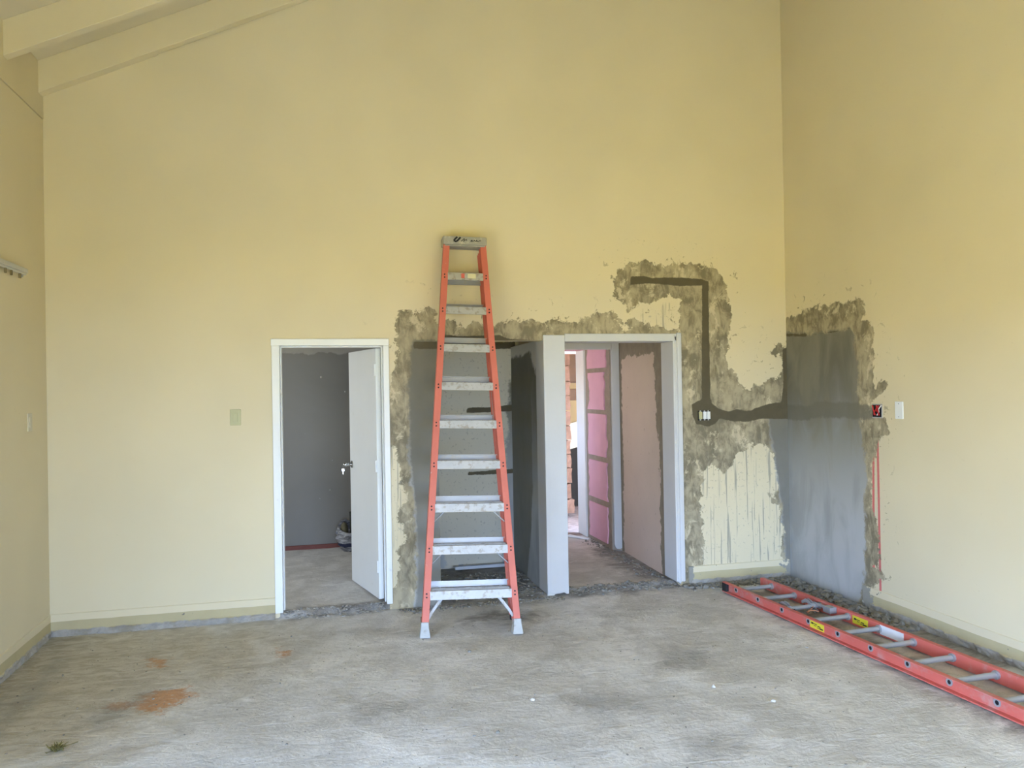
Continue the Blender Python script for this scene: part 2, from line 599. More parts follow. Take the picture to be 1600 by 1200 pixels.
# ------------------------------------------------------------------ floor
ORANGE = [[(-1.008, -1.329), (-0.924, -1.259), (-0.776, -1.253), (-0.711, -1.414), (-0.77, -1.487), (-0.834, -1.572), (-0.941, -1.575), (-0.99, -1.459)], [(-1.065, -0.655), (-0.979, -0.717), (-0.972, -0.836), (-1.046, -0.791)], [(-0.297, -0.719), (-0.255, -0.769), (-0.267, -0.841), (-0.304, -0.805)], [(-1.139, -1.382), (-1.048, -1.363), (-1.011, -1.462), (-1.094, -1.464)]]
STAIN = [[(-1.169, -1.624), (-1.144, -1.424), (-1.048, -1.363), (-0.973, -1.264), (-0.939, -1.348), (-1.011, -1.462), (-1.052, -1.617), (-1.116, -1.716)], [(2.078, -1.356), (2.301, -1.522), (2.089, -1.772), (1.898, -1.662)], [(1.214, -1.965), (1.49, -1.998), (1.571, -2.155), (1.285, -2.174)], [(0.153, -1.793), (0.415, -1.825), (0.339, -1.93), (0.146, -1.956)], [(-1.714, -1.218), (-1.644, -0.849), (-1.643, -0.51), (-1.541, -1.176), (-1.584, -1.584)], [(1.569, -2.614), (1.799, -2.609), (1.873, -2.766), (1.582, -2.781)]]
WARM_SHADE = [[(-1.704, -1.96), (-2.462, -0.145), (-1.976, 0.201), (-1.133, -0.051), (-0.345, -0.362), (-0.345, -1.007), (-0.733, -1.314), (-0.853, -1.713), (-1.087, -2.131)]]  # shade and warm cast of the left floor, put into its colour
NICHE = (0.85, 1.692, 0.0, 2.02)
DOORA = (-0.33, 0.465, 0.0, 2.01)
DOORB = (1.692, 2.83, 0.0, 2.04)


def smooth01(v, a, b):
    t = np.clip((v - a) / (b - a), 0, 1)
    return t * t * (3 - 2 * t)


def floor_height(x, y):
    x, y = np.asarray(x, float), np.asarray(y, float)
    h = 0.012 * fbm(x, y, 0.9, 3) + 0.007 * fbm(x + 9, y, 7, 4, 0.6)
    h = h + 0.016 * np.exp(-((x - 0.615) ** 2 + (y + 0.81) ** 2) / 0.09)
    h = h - 0.006 * np.exp(-((x - 1.249) ** 2 + (y + 0.85) ** 2) / 0.05)
    n = fbm(x, y, 11, 4, 0.65)
    a = smooth01(y + 0.10 * n, 0.0, 0.07) * ((x > -1.9) & (x < 0.8))
    h = h + a * 0.030
    b = smooth01(y + 0.12 * n, 0.03, 0.12) * ((x > 1.75) & (x < 3.0))
    h = h + b * 0.016
    lip = np.exp(-((y - 0.07) / 0.07) ** 2) * (((x > -0.33) & (x < 0.46)) | ((x > 0.85) & (x < 2.8)))
    h = h + lip * np.clip(0.006 + 0.05 * n, 0, 0.028)
    return h


def floor_layers(P):
    x, y = P[:, 0], P[:, 1]
    d = np.full(len(P), 9.0)
    # dirt gathered along the foot of the walls and at the thresholds, plus painted shade
    d = np.minimum(d, np.where((x > 0.5), np.abs(y - 0.03) - 0.10, 9))
    d = np.minimum(d, np.maximum(np.abs(y - 0.05) - 0.07, np.abs(x - 0.07) - 0.45))
    d = np.minimum(d, np.maximum(np.abs(x - XR) - 0.22, -2.2 - y))
    d = np.minimum(d, np.maximum(np.abs(x - 3.27) - 0.17, np.abs(y + 1.7) - 1.5) + 0.06)  # shade between the long ladder's rails, put into the floor colour
    d = np.minimum(d, np.maximum(np.maximum(0.86 - x, x - 1.72), 0.25 - y))  # whole niche floor made darker
    d = np.minimum(d, np.abs(x - XL) - 0.12)
    d = np.minimum(d, np.hypot((x - 1.25) / 1.6, (y + 0.45)) - 0.16)  # dark oval on the floor under the leaning step ladder
    d = np.minimum(d, np.maximum(np.abs(x - 2.75) - 0.2, np.abs(y - 0.9) - 0.7))
    return {'dirt': d, 'orange': sdf_layers(ORANGE, [], P), 'stain': sdf_layers(STAIN, [], P), 'warm_shade': sdf_layers(WARM_SHADE, [], P), 'earth': np.maximum(2.25 - y, 1.9 - x)}


fx = [-3.0, -2.2] + pieces(-1.9, 3.9, 0.024) + [4.6, 6.0]
fy = [-9.3, -8.0, -7.0, -6.0, -5.2] + pieces(-4.6, 2.6, 0.024) + [3.0, 3.6, 4.4, 5.5]
_U, _V = np.meshgrid(np.array(fx), np.array(fy), indexing='ij')
_h = np.zeros((_U.size, 3))
_h[:, 2] = floor_height(_U.ravel(), _V.ravel())
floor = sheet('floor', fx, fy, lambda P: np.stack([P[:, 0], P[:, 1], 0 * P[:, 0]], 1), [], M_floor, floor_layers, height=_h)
structure(floor)
M_ground = plain('dry ground outside', (0.54, 0.365, 0.065), 0.95, scale=0.6, lo=0.8, hi=1.2)
bm = bmesh.new()
box(bm, -40, 40, -45, 45, -0.5, -0.2)
structure(finish('ground', bm, M_ground))


def fz(x, y):
    return float(floor_height(np.array([x]), np.array([y]))[0])


# ------------------------------------------------------------------ walls of the room
W_CEM = [[(0.445, -0.082), (0.436, 0.254), (0.452, 0.926), (0.452, 1.262), (0.471, 1.502), (0.502, 1.694), (0.541, 1.983), (0.539, 2.152), (0.539, 2.196), (0.598, 2.235), (0.665, 2.226), (0.719, 2.265), (0.783, 2.27), (0.841, 2.217), (0.859, 2.153), (0.939, 2.178), (0.978, 2.158), (1.037, 2.139), (1.163, 2.159), (1.239, 2.149), (1.392, 2.169), (1.495, 2.19), (1.624, 2.18), (1.692, 2.155), (1.755, 2.181), (1.819, 2.186), (1.914, 2.181), (2.048, 2.197), (2.184, 2.223), (2.266, 2.244), (2.293, 2.203), (2.319, 2.141), (2.373, 2.11), (2.512, 2.141), (2.68, 2.131), (2.861, 2.1), (2.858, 1.973), (1.688, 1.953), (0.886, 1.982), (0.9, -0.121)], [(2.287, 2.492), (2.311, 2.57), (2.4, 2.634), (2.522, 2.626), (2.578, 2.653), (2.747, 2.641), (3.004, 2.646), (3.177, 2.617), (3.252, 2.56), (3.296, 2.426), (3.33, 2.32), (3.301, 2.078), (3.273, 1.865), (3.283, 1.784), (3.353, 1.73), (3.393, 1.649), (3.481, 1.594), (3.601, 1.635), (3.735, 1.687), (3.798, 1.779), (3.788, 1.86), (3.703, 1.899), (3.741, 1.969), (4.165, 2.034), (4.189, 2.034), (4.168, -0.102), (2.751, -0.018), (2.78, 1.448), (2.791, 2.0), (2.848, 2.026), (2.866, 2.363), (2.77, 2.378), (2.628, 2.351), (2.56, 2.319), (2.471, 2.287), (2.414, 2.235), (2.377, 2.312), (2.296, 2.379)], [(2.319, 2.156), (2.43, 2.183), (2.54, 2.147), (2.428, 2.11)]]
W_CEMHOLE = [[(2.992, 0.043), (3.032, 0.331), (3.026, 0.596), (3.013, 0.782), (3.056, 0.923), (3.144, 0.972), (3.26, 0.93), (3.325, 0.965), (3.351, 1.071), (3.501, 1.136), (3.639, 1.12), (3.685, 1.021), (3.755, 0.91), (3.728, 0.748), (3.643, 0.725), (3.731, 0.64), (3.77, 0.448), (3.763, 0.122), (3.778, -0.014)], [(2.59, 2.418), (2.686, 2.435), (2.674, 2.403), (2.601, 2.397)], [(0.438, 1.262), (0.523, 1.211), (0.549, 1.018), (0.595, 0.919), (0.564, 0.776), (0.535, 0.729), (0.58, 0.582), (0.569, 0.486), (0.52, 0.441), (0.537, 0.295), (0.497, 0.178), (0.43, 0.183)], [(0.509, 2.08), (0.555, 1.983), (0.502, 1.694), (0.461, 1.502), (0.448, 1.887)]]
W_SMOOTH = [[(0.657, 2.031), (0.887, 2.031), (0.851, -0.068), (0.647, -0.051), (0.663, 0.335), (0.66, 0.722), (0.629, 1.208), (0.635, 1.595)], [(3.645, 1.428), (4.176, 1.423), (4.169, -0.075), (3.783, -0.069), (3.802, 0.228), (3.773, 0.61), (3.709, 0.993)]]
W_WET = [[(2.437, 2.536), (2.548, 2.543), (2.632, 2.528), (2.858, 2.532), (3.065, 2.525), (3.128, 2.504), (3.126, 2.079), (3.126, 1.547), (3.137, 1.493), (3.194, 1.45), (3.288, 1.421), (3.359, 1.435), (3.489, 1.427), (3.61, 1.462), (3.731, 1.486), (4.177, 1.483), (4.174, 1.341), (3.728, 1.345), (3.595, 1.354), (3.487, 1.33), (3.357, 1.333), (3.21, 1.359), (3.168, 1.322), (3.104, 1.298), (2.995, 1.322), (2.961, 1.391), (2.958, 1.487), (3.01, 1.512), (3.045, 1.522), (3.07, 2.472), (2.914, 2.464), (2.8, 2.468), (2.687, 2.482), (2.435, 2.468)], [(0.876, 1.982), (0.878, 2.065), (1.036, 2.055), (1.339, 2.06), (1.42, 2.03), (1.71, 2.014), (1.71, 1.978)], [(3.802, 1.942), (4.19, 2.078), (4.177, 1.467), (3.779, 1.469), (3.807, 1.642)], [(0.671, 2.012), (0.886, 2.011), (0.886, 1.957), (0.671, 1.959)]]
W_DRIP = [[(2.967, -0.06), (3.029, 1.019), (3.291, 1.009), (3.472, 1.163), (3.711, 1.129), (3.813, 0.771), (4.119, -0.126)], [(2.543, 2.287), (2.9, 2.343), (2.893, 1.973), (2.509, 1.975)], [(0.464, 1.695), (0.661, 1.692), (0.634, 0.046), (0.438, 0.062)]]
R_CEM = [[(0.3, 2.183), (0.3, 2.243), (-0.295, 2.219), (-0.508, 2.254), (-0.629, 2.251), (-0.723, 2.27), (-0.82, 2.236), (-0.916, 2.258), (-0.999, 2.193), (-1.012, 2.136), (-0.962, 2.103), (-1.045, 2.086), (-1.077, 2.001), (-1.074, 1.909), (-1.085, 1.816), (-1.109, 1.701), (-1.093, 1.632), (-1.106, 1.605), (-1.174, 1.65), (-1.245, 1.631), (-1.158, 1.568), (-1.062, 1.503), (-1.02, 1.466), (-1.073, 1.393), (-1.199, 1.384), (-1.217, 1.326), (-1.241, 1.273), (-1.162, 1.233), (-1.12, 1.166), (-1.051, 1.101), (-1.041, 0.985), (-1.043, 0.846), (-1.067, 0.711), (-1.116, 0.536), (-1.099, 0.405), (-1.056, 0.318), (-1.174, 0.262), (-1.052, 0.178), (-0.994, 0.071), (-0.862, -0.081), (0.3, -0.328)]]
R_CEMHOLE = []
R_SMOOTH = [[(0.3, 2.086), (-0.156, 2.078), (-0.307, 2.04), (-0.419, 2.048), (-0.559, 2.038), (-0.623, 2.053), (-0.762, 2.048), (-0.837, 2.056), (-0.887, 2.014), (-0.903, 1.824), (-0.912, 1.634), (-0.934, 1.398), (-0.969, 1.165), (-0.975, 0.885), (-0.956, 0.695), (-0.96, 0.367), (-0.896, 0.094), (-0.826, -0.043), (0.3, -0.025)]]
R_WET = [[(0.3, 2.082), (-0.272, 2.053), (-0.307, 2.035), (-0.559, 2.038), (-0.639, 2.047), (-0.837, 2.056), (-0.837, 2.047), (-0.623, 2.038), (-0.501, 2.032), (-0.306, 2.025), (0.3, 2.072)]]
R_RED = [[(-1.065, 1.374), (-1.086, 1.375), (-1.061, 0.273), (-1.034, 0.267)], [(-1.106, 1.376), (-1.128, 1.377), (-1.128, 0.151), (-1.105, 0.145)]]
R_DAMP = [[(0.3, 1.479), (-0.136, 1.459), (-0.288, 1.462), (-0.401, 1.495), (-0.526, 1.506), (-0.684, 1.493), (-0.908, 1.501), (-1.034, 1.48), (-1.088, 1.449), (-1.086, 1.38), (-0.904, 1.373), (-0.795, 1.374), (-0.522, 1.375), (-0.178, 1.343), (0.3, 1.343)]]
W_DAMP = [[(3.657, 1.428), (4.176, 1.423), (4.169, -0.075), (3.783, -0.069), (3.802, 0.228), (3.773, 0.61), (3.721, 0.993)], [(0.661, 1.983), (0.896, 1.982), (0.861, -0.069), (0.656, -0.052), (0.673, 0.334), (0.669, 0.722), (0.639, 1.207), (0.64, 1.595)]]


def back_layers(P):
    return {'cement': sdf_layers(W_CEM, W_CEMHOLE, P), 'smooth': sdf_layers(W_SMOOTH, [], P), 'wet': sdf_layers(W_WET, [], P),
            'drip': sdf_layers(W_DRIP, [], P), 'red': np.full(len(P), 9.0), 'dark_tone': sdf_layers(W_DAMP, [], P)}


def right_layers(P):
    return {'cement': sdf_layers(R_CEM, R_CEMHOLE, P), 'smooth': sdf_layers(R_SMOOTH, [], P), 'wet': sdf_layers(R_WET, [], P),
            'drip': np.full(len(P), 9.0), 'red': sdf_layers(R_RED, [], P), 'dark_tone': sdf_layers(R_DAMP, [], P)}


TOP = 6.9
bx = pieces(XL - 0.2, 0.4, 0.16, [XL, DOORA[0]]) + pieces(0.4, XR, 0.014, [DOORA[1], NICHE[0], NICHE[1], DOORB[0], DOORB[1]])[1:] + [XR + 0.2]
bz = pieces(0, 2.9, 0.016, [DOORA[3], NICHE[3], DOORB[3]]) + pieces(2.9, TOP, 0.5)[1:]
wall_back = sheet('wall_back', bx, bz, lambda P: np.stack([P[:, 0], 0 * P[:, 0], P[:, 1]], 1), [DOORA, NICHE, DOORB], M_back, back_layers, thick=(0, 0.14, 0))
structure(wall_back)
ry = [YB] + pieces(-8.5, -1.6, 0.5) + pieces(-1.6, 0.0, 0.014)[1:]
wall_right = sheet('wall_right', ry, bz, lambda P: np.stack([0 * P[:, 0] + XR, P[:, 0], P[:, 1]], 1), [], M_back, right_layers, thick=(0.2, 0, 0))
structure(wall_right)
far = lambda P: {k: np.full(len(P), 9.0) for k in ('cement', 'smooth', 'wet', 'drip', 'red', 'dark_tone')}
ly = [YB] + pieces(-8.5, 0.0, 0.25, [WIN_OPEN[0], WIN_OPEN[1]])
wall_left = sheet('wall_left', ly, pieces(0, 3.54, 0.25, [WIN_OPEN[2], WIN_OPEN[3]]), lambda P: np.stack([0 * P[:, 0] + XL, P[:, 0], P[:, 1]], 1), [WIN_OPEN], M_back, far, thick=(-0.2, 0, 0))
structure(wall_left)
bm = bmesh.new()
box(bm, XL - 0.2, XL + 0.004, YB, 0.0, 3.546, 3.93)
structure(finish('trim_1', bm, M_raft), 'cream wall plate under the rafters on the left wall')
wall_front = sheet('wall_front', pieces(XL - 0.2, XR + 0.2, 0.8, DOOR_OPEN[:2]), pieces(0, TOP, 0.8, [DOOR_OPEN[3]]),
                   lambda P: np.stack([P[:, 0], 0 * P[:, 0] + YB, P[:, 1]], 1), [DOOR_OPEN], M_back, far, thick=(0, -0.2, 0))
structure(wall_front)

# ceiling: sloping boards on rafters that climb to the right
SL = 0.465
Z0 = 3.695                       # underside of the rafters at the left wall
ceil = bmesh.new()
x0, x1 = XL - 0.4, XR + 0.3
zt = lambda x: Z0 + 0.215 + SL * (x - XL)
v = [ceil.verts.new(p) for p in ((x0, YB - 0.3, zt(x0)), (x1, YB - 0.3, zt(x1)), (x1, 0.2, zt(x1)), (x0, 0.2, zt(x0)),
                                 (x0, YB - 0.3, zt(x0) + 0.12), (x1, YB - 0.3, zt(x1) + 0.12), (x1, 0.2, zt(x1) + 0.12), (x0, 0.2, zt(x0) + 0.12))]
for f in ((0, 1, 2, 3), (7, 6, 5, 4), (0, 4, 5, 1), (1, 5, 6, 2), (2, 6, 7, 3), (3, 7, 4, 0)):
    ceil.faces.new([v[i] for i in f])
ceiling = structure(finish('ceiling', ceil, M_raft))
for k in range(15):
    y1 = -0.022 - 0.60 * k
    bm = bmesh.new()
    prism(bm, [(XL, y1, Z0), (XR, y1, Z0 + SL * (XR - XL)), (XR, y1, Z0 + SL * (XR - XL) + 0.216), (XL, y1, Z0 + 0.216)], (0, -0.07, 0))
    finish('rafter', bm, M_raft, ceiling, bevel=0.004)
bm = bmesh.new()
prism(bm, [(XL, 0, Z0 + 0.004), (-1.10, 0, Z0 + 0.004 + SL * (XL * -1 - 1.10)), (-1.10, 0, Z0 + 0.1 + SL * (XL * -1 - 1.10)), (XL, 0, Z0 + 0.1)], (0, -0.024, 0))
finish('filler_strip', bm, M_raft, ceiling)


# skirting bands at the foot of the walls
def skirt(name, us, fn, nrm, cem, seed):
    vs = [0.0, 0.012, 0.025, 0.036, 0.046, 0.06, 0.08, 0.105, 0.125, 0.152, 0.157]
    us = np.array(us)
    U, V = np.meshgrid(us, np.array(vs), indexing='ij')
    P = np.stack([U.ravel(), V.ravel()], 1)
    out = 0.007 + 0.004 * fbm(P[:, 0] + seed, P[:, 1] * 3, 9, 3)
    low = P[:, 1] < 0.04
    out = np.where(low, 0.013 + 0.034 * fbm(P[:, 0] + seed, P[:, 1] * 2, 16, 4, 0.7), out)
    out = np.where(P[:, 1] > 0.154, -0.002, out)
    h = out[:, None] * np.array(nrm)[None, :]
    return sheet(name, us, vs, fn, [], M_skirt, lambda Q: {'cement': cem(Q)}, height=h, smooth=False)


none = lambda Q: np.full(len(Q), 9.0)
B = lambda P: np.stack([P[:, 0], 0 * P[:, 0], P[:, 1]], 1)
structure(skirt('baseboard_back', pieces(XL + 0.005, -0.362, 0.02), B, (0, -1, 0), none, 0))
structure(skirt('baseboard_right_of_door', pieces(2.90, XR - 0.003, 0.02), B, (0, -1, 0),
                lambda Q: np.minimum(sdf([(2.6, -0.1), (2.97, -0.1), (2.95, 0.3), (2.6, 0.3)], Q), sdf([(3.78, -0.1), (3.9, -0.1), (3.9, 0.3), (3.79, 0.3)], Q)), 5))
structure(skirt('baseboard_left', pieces(-8.9, -0.005, 0.02), lambda P: np.stack([0 * P[:, 0] + XL, P[:, 0], P[:, 1]], 1), (1, 0, 0), none, 2))
structure(skirt('baseboard_right', pieces(-8.9, -0.93, 0.02), lambda P: np.stack([0 * P[:, 0] + XR, P[:, 0], P[:, 1]], 1), (-1, 0, 0),
                lambda Q: sdf([(-1.02, -0.1), (-0.5, -0.1), (-0.5, 0.3), (-1.06, 0.3)], Q), 3))

# ------------------------------------------------------------------ store room behind door 1
M_room1 = None
m, g = mat('grey plaster with pale top band')
_z = g.sep()[2]
_e = g.math('ADD', _z, g.math('MULTIPLY', g.math('SUBTRACT', g.noise(6, 5, 0.65), 0.5), 0.12))
_c = g.tone(g.noise(1.3, 4, 0.5, 0.5), (0.262, 0.25, 0.222), 0.75, 1.2)
_c = g.mix(g.ramp(_e, 2.035, 2.05), _c, g.tone(g.noise(9, 4), (0.42, 0.40, 0.36), 0.8, 1.15))
_c = g.mix(g.ramp(g.noise(21, 3, 0.5), 0.76, 0.79), _c, (0.5, 0.5, 0.48))
g.bump(g.noise(8, 4), 0.25, 0.006)
g.done(_c, 0.8)
M_room1 = m


def slab(name, x0, x1, y0, y1, z0, z1, m, label=None, parent=None, bevel=0.0):
    bm = bmesh.new()
    box(bm, x0, x1, y0, y1, z0, z1)
    o = finish(name, bm, m, parent, bevel)
    if parent is None:
        structure(o, label)
    return o


slab('store_back_wall', XL - 0.2, 0.85, 2.41, 2.56, -0.05, 2.6, M_room1)
slab('store_left_wall', XL - 0.2, XL, 0.14, 2.41, -0.05, 2.6, M_room1)
slab('store_right_wall', 0.70, 0.85, 0.14, 2.41, -0.05, 2.6, M_room1)
slab('store_ceiling', XL - 0.2, 0.85, 0.14, 2.56, 2.6, 2.75, M_greyroom)
M_redbase = plain('dull red skirting', (0.20, 0.075, 0.06), 0.8, scale=12, lo=0.7, hi=1.3)
slab('store_baseboard', XL, 0.70, 2.385, 2.415, 0.0, 0.07, M_redbase, bevel=0.006)
# two pale chips stuck to the plaster
for (x, z, s) in ((-0.02, 1.795, 0.016), (0.052, 0.625, 0.010), (0.22, 1.64, 0.012)):
    o = rocks('plaster_chip', [(x, 2.408, z, s * 0.8)], M_pebble, seed=int(z * 100), flat=0.8)
    o.parent = bpy.data.objects['store_back_wall']

# ------------------------------------------------------------------ cupboard niche
NW = (1.692, 0.0), (1.715, 1.2)


def niche_layers(P):
    return {'cement': np.full(len(P), 9.0), 'smooth': sdf_layers([[(0.8, 0), (1.06, 0), (1.06, 0.3), (0.8, 0.35)], [(1.6, 0), (1.8, 0), (1.8, 1.7), (1.69, 1.72)]], [], P), 'wet': sdf_layers([[(1.28, 1.474), (1.473, 1.475), (1.749, 1.493), (1.748, 1.439), (1.472, 1.422), (1.279, 1.426)], [(1.288, 0.882), (1.463, 0.887), (1.738, 0.893), (1.737, 0.852), (1.462, 0.845), (1.287, 0.847)], [(1.064, 2.072), (1.759, 2.081), (1.758, 2.015), (1.063, 2.013)]], [], P),  # the topmost strip is only a dark band across the wall
            'drip': sdf([(0.8, 0.0), (1.75, 0.0), (1.75, 2.1), (0.8, 2.1)], P), 'red': np.full(len(P), 9.0), 'dark_tone': np.full(len(P), 9.0)}


M_niche = wall_material('putty coloured plaster with specks', 0, paint=(0.60, 0.55, 0.43), runs=0.0)
wn = sheet('niche_back_wall', pieces(0.70, 1.80, 0.02), pieces(0, 2.6, 0.02), lambda P: np.stack([P[:, 0], 0 * P[:, 0] + 1.2, P[:, 1]], 1), [], M_niche, niche_layers, thick=(0, 0.1, 0))
structure(wn)


def niche_side(P):
    # y, z on the right-hand side wall: pale top, dark brushed cement below, darkest towards the back
    return {'cement': np.full(len(P), 9.0), 'smooth': sdf_layers([[(1.208, 1.926), (0.987, 1.94), (0.633, 1.93), (0.536, 1.954), (0.399, 1.936), (0.361, 1.839), (0.277, 1.783), (0.205, 1.886), (0.179, 1.962), (-0.084, 1.949), (-0.124, -0.005), (1.468, -0.204)]], [], P), 'wet': np.full(len(P), 9.0),
            'drip': np.full(len(P), 9.0), 'red': np.full(len(P), 9.0), 'dark_tone': sdf_layers([[(1.21, 1.896), (0.755, 1.93), (0.49, 1.941), (0.432, 1.787), (0.426, 1.249), (0.435, 0.817), (0.509, 0.428), (0.68, 0.008), (1.435, -0.165)]], [], P)}


M_nside = wall_material('pale plaster with grey render', 0, paint=(0.66, 0.63, 0.56))
ws = sheet('niche_right_wall', pieces(0.0, 1.2, 0.02), pieces(0, 2.03, 0.02),
           lambda P: np.stack([NW[0][0] + (NW[1][0] - NW[0][0]) * P[:, 0] / 1.2, P[:, 0], P[:, 1]], 1), [], M_nside, niche_side, thick=(0.06, 0, 0))
structure(ws)
slab('niche_left_wall', 0.84, 0.86, 0.14, 1.2, -0.05, 2.6, M_greyroom)
slab('niche_ceiling', 0.70, 1.80, 0.14, 1.3, 2.6, 2.72, M_greyroom)

# ------------------------------------------------------------------ corridor and rooms beyond door 2
M_corr = plain('beige plaster', (0.47, 0.385, 0.31), 0.8, scale=3, lo=0.9, hi=1.08, bump=0.3)
m, g = mat('beige plaster with rough cement edges')
_e = g.math('MULTIPLY', g.math('SUBTRACT', g.noise(8, 6, 0.66, 0.6), 0.5), 0.22)
_cm = g.ramp(g.math('ADD', g.attr('cement'), _e), 0.006, -0.006)
_c = g.tone(g.noise(3, 4), (0.60, 0.475, 0.375), 0.9, 1.08)
_c = g.mix(g.ramp(g.noise(38, 3, 0.6, stretch=(1, 1, 0.6)), 0.68, 0.73, 0, 0.6), _c, (0.22, 0.17, 0.12))
_c = g.mix(_cm, _c, g.tone(g.noise(12, 5), (0.27, 0.225, 0.16), 0.7, 1.25))
g.bump(g.math('ADD', g.math('MULTIPLY', _cm, -0.5), g.math('MULTIPLY', g.noise(25, 4), 0.4)), 0.5, 0.008)
g.done(_c, 0.85)
M_corr2 = m


def corr_layers(P):
    y, z = P[:, 0], P[:, 1]
    edge = 0.46 - 0.10 * smooth01(1.9 - z, 0, 0.6) + 0.08 * np.exp(-((z - 1.35) / 0.2) ** 2)
    d = np.minimum(y - edge, 1.33 - y)
    d = np.minimum(d, 1.93 - z)
    return {'cement': d}


wc = sheet('corridor_right_wall', pieces(0.14, 1.40, 0.03), pieces(0, 2.6, 0.03),
           lambda P: np.stack([2.818 + 0.05 * (P[:, 0] - 0.2) / 1.2, P[:, 0], P[:, 1]], 1), [], M_corr2, corr_layers, thick=(0.15, 0, 0))
structure(wc)
slab('corridor_left_wall', 1.79, 1.87, 0.228, 2.45, -0.05, 2.6, M_corr)
slab('corridor_ceiling', 1.78, 3.05, 0.14, 2.5, 2.45, 2.6, M_corr)

# pink wall: grey masonry showing between five pink coats
M_pink = plain('pink paint', (0.70, 0.38, 0.46), 0.7, scale=5, lo=0.88, hi=1.1, bump=0.2, dirt=(0.40, 0.22, 0.22), dscale=24, dlo=0.66, dhi=0.74)
M_tanmortar = plain('tan mortar', (0.33, 0.27, 0.21), 0.9, scale=14, lo=0.75, hi=1.25, bump=0.5)
wp = slab('pink_wall', 2.775, 2.95, 1.43, 2.17, -0.05, 2.45, M_tanmortar, 'grey masonry wall with pink coats past the second door frame')
BANDS = [(0, 0.06), (0.425, 0.485), (0.874, 0.928), (1.362, 1.408), (1.793, 1.839), (2.3, 2.45)]
for k in range(len(BANDS) - 1):
    za, zb = BANDS[k][1], BANDS[k + 1][0]
    bm = bmesh.new()
    n = 9
    rnd = random.Random(k)
    pts = []
    for i in range(n):
        pts.append((1.50 + 0.05 * rnd.random() + (0.05 if k == 3 else 0), za + (zb - za) * i / (n - 1)))
    for i in range(n):
        pts.append((2.05 + 0.04 * rnd.random() - (0.06 * math.sin(math.pi * i / (n - 1)) if k == 3 else 0), zb - (zb - za) * i / (n - 1)))
    prism(bm, [(2.775, y, z) for y, z in pts], (-0.012, 0, 0))
    finish('panel', bm, M_pink, wp)

# ------------------------------------------------------------------ door frames
door1 = structure(empty('door_1'), 'white framed doorway at left with its door standing open')
def frame_bar(name, parent, m, *boxes, bevel=0.004):
    bm = bmesh.new()
    for b in boxes:
        box(bm, *b)
    return finish(name, bm, m, parent, bevel)


frame_bar('frame_jamb', door1, M_white, (-0.362, -0.307, -0.016, 0.0, 0.042, 1.985), (-0.330, -0.307, 0.0, 0.15, 0.042, 1.985), (-0.307, -0.295, 0.055, 0.15, 0.042, 1.985))
frame_bar('frame_jamb', door1, M_white, (0.441, 0.484, -0.016, 0.0, 0.046, 1.985), (0.441, 0.465, 0.0, 0.15, 0.046, 1.985), (0.430, 0.441, 0.055, 0.10, 0.046, 1.985))
frame_bar('frame_head', door1, M_white, (-0.366, 0.486, -0.016, 0.0, 1.985, 2.036), (-0.33, 0.465, 0.0, 0.15, 1.985, 2.01), (-0.307, 0.441, 0.055, 0.10, 1.974, 1.985))
# the leaf, hinged on the right jamb and swung into the room
HX, HY = 0.432, 0.155
LEN = 0.715
ang = math.atan2(0.62, -0.175) - 0.02
ML = Matrix.Translation((HX, HY, 0)) @ Matrix.Rotation(ang, 4, 'Z')
bm = bmesh.new()
box(bm, 0.0, LEN, 0.0, 0.04, 0.046, 1.972, ML)
leaf = finish('door_leaf', bm, M_white, door1, 0.003)
for z in (0.25, 1.02, 1.76):
    bm = bmesh.new()
    p = ML @ Vector((0.004, 0.046, z))
    tube(bm, [p, p + Vector((0, 0, 0.09))], 0.007, 10, up=(1, 0, 0))
    box(bm, 0.004, 0.034, 0.0395, 0.0425, z, z + 0.09, ML)
    finish('hinge', bm, M_white, leaf)
bm = bmesh.new()
hx, hz = LEN - 0.055, 1.03
q = lambda a, b, c: ML @ Vector((a, b, c))
ring(bm, q(hx, 0.04, hz), ML.to_3x3() @ Vector((0, 1, 0)), 0.0, 0.030, 0.006, 20)
tube(bm, [q(hx, 0.04, hz), q(hx, 0.062, hz)], 0.011, 12)
tube(bm, [q(hx, 0.062, hz), q(hx, 0.072, hz), q(hx, 0.086, hz), q(hx, 0.098, hz)], 0.014, 12)
bmesh.ops.create_uvsphere(bm, u_segments=14, v_segments=9, radius=0.021, matrix=Matrix.Translation(q(hx, 0.098, hz)) @ Matrix.Diagonal((1, 1, 0.9, 1)))
finish('handle', bm, M_chrome, leaf, smooth=True)['label'] = 'chrome door knob'
bm = bmesh.new()
c = q(hx, 0.118, hz - 0.03)
bar(bm, q(hx, 0.116, hz - 0.002), q(hx, 0.120, hz - 0.055), 0.006, 0.002, up=(1, 0, 0))
box(bm, c.x - 0.012, c.x + 0.012, c.y - 0.002, c.y + 0.002, c.z - 0.024, c.z - 0.002)
box(bm, c.x - 0.004, c.x + 0.004, c.y - 0.0015, c.y + 0.0015, c.z - 0.050, c.z - 0.024)
finish('key', bm, M_chrome, leaf, 0.001)
bm = bmesh.new()
box(bm, LEN - 0.001, LEN + 0.002, 0.008, 0.032, hz - 0.07, hz + 0.07, ML)
finish('lock_plate', bm, M_alu, leaf)

door2 = structure(empty('door_2'), 'white plastered doorway at right leading to the pink corridor')


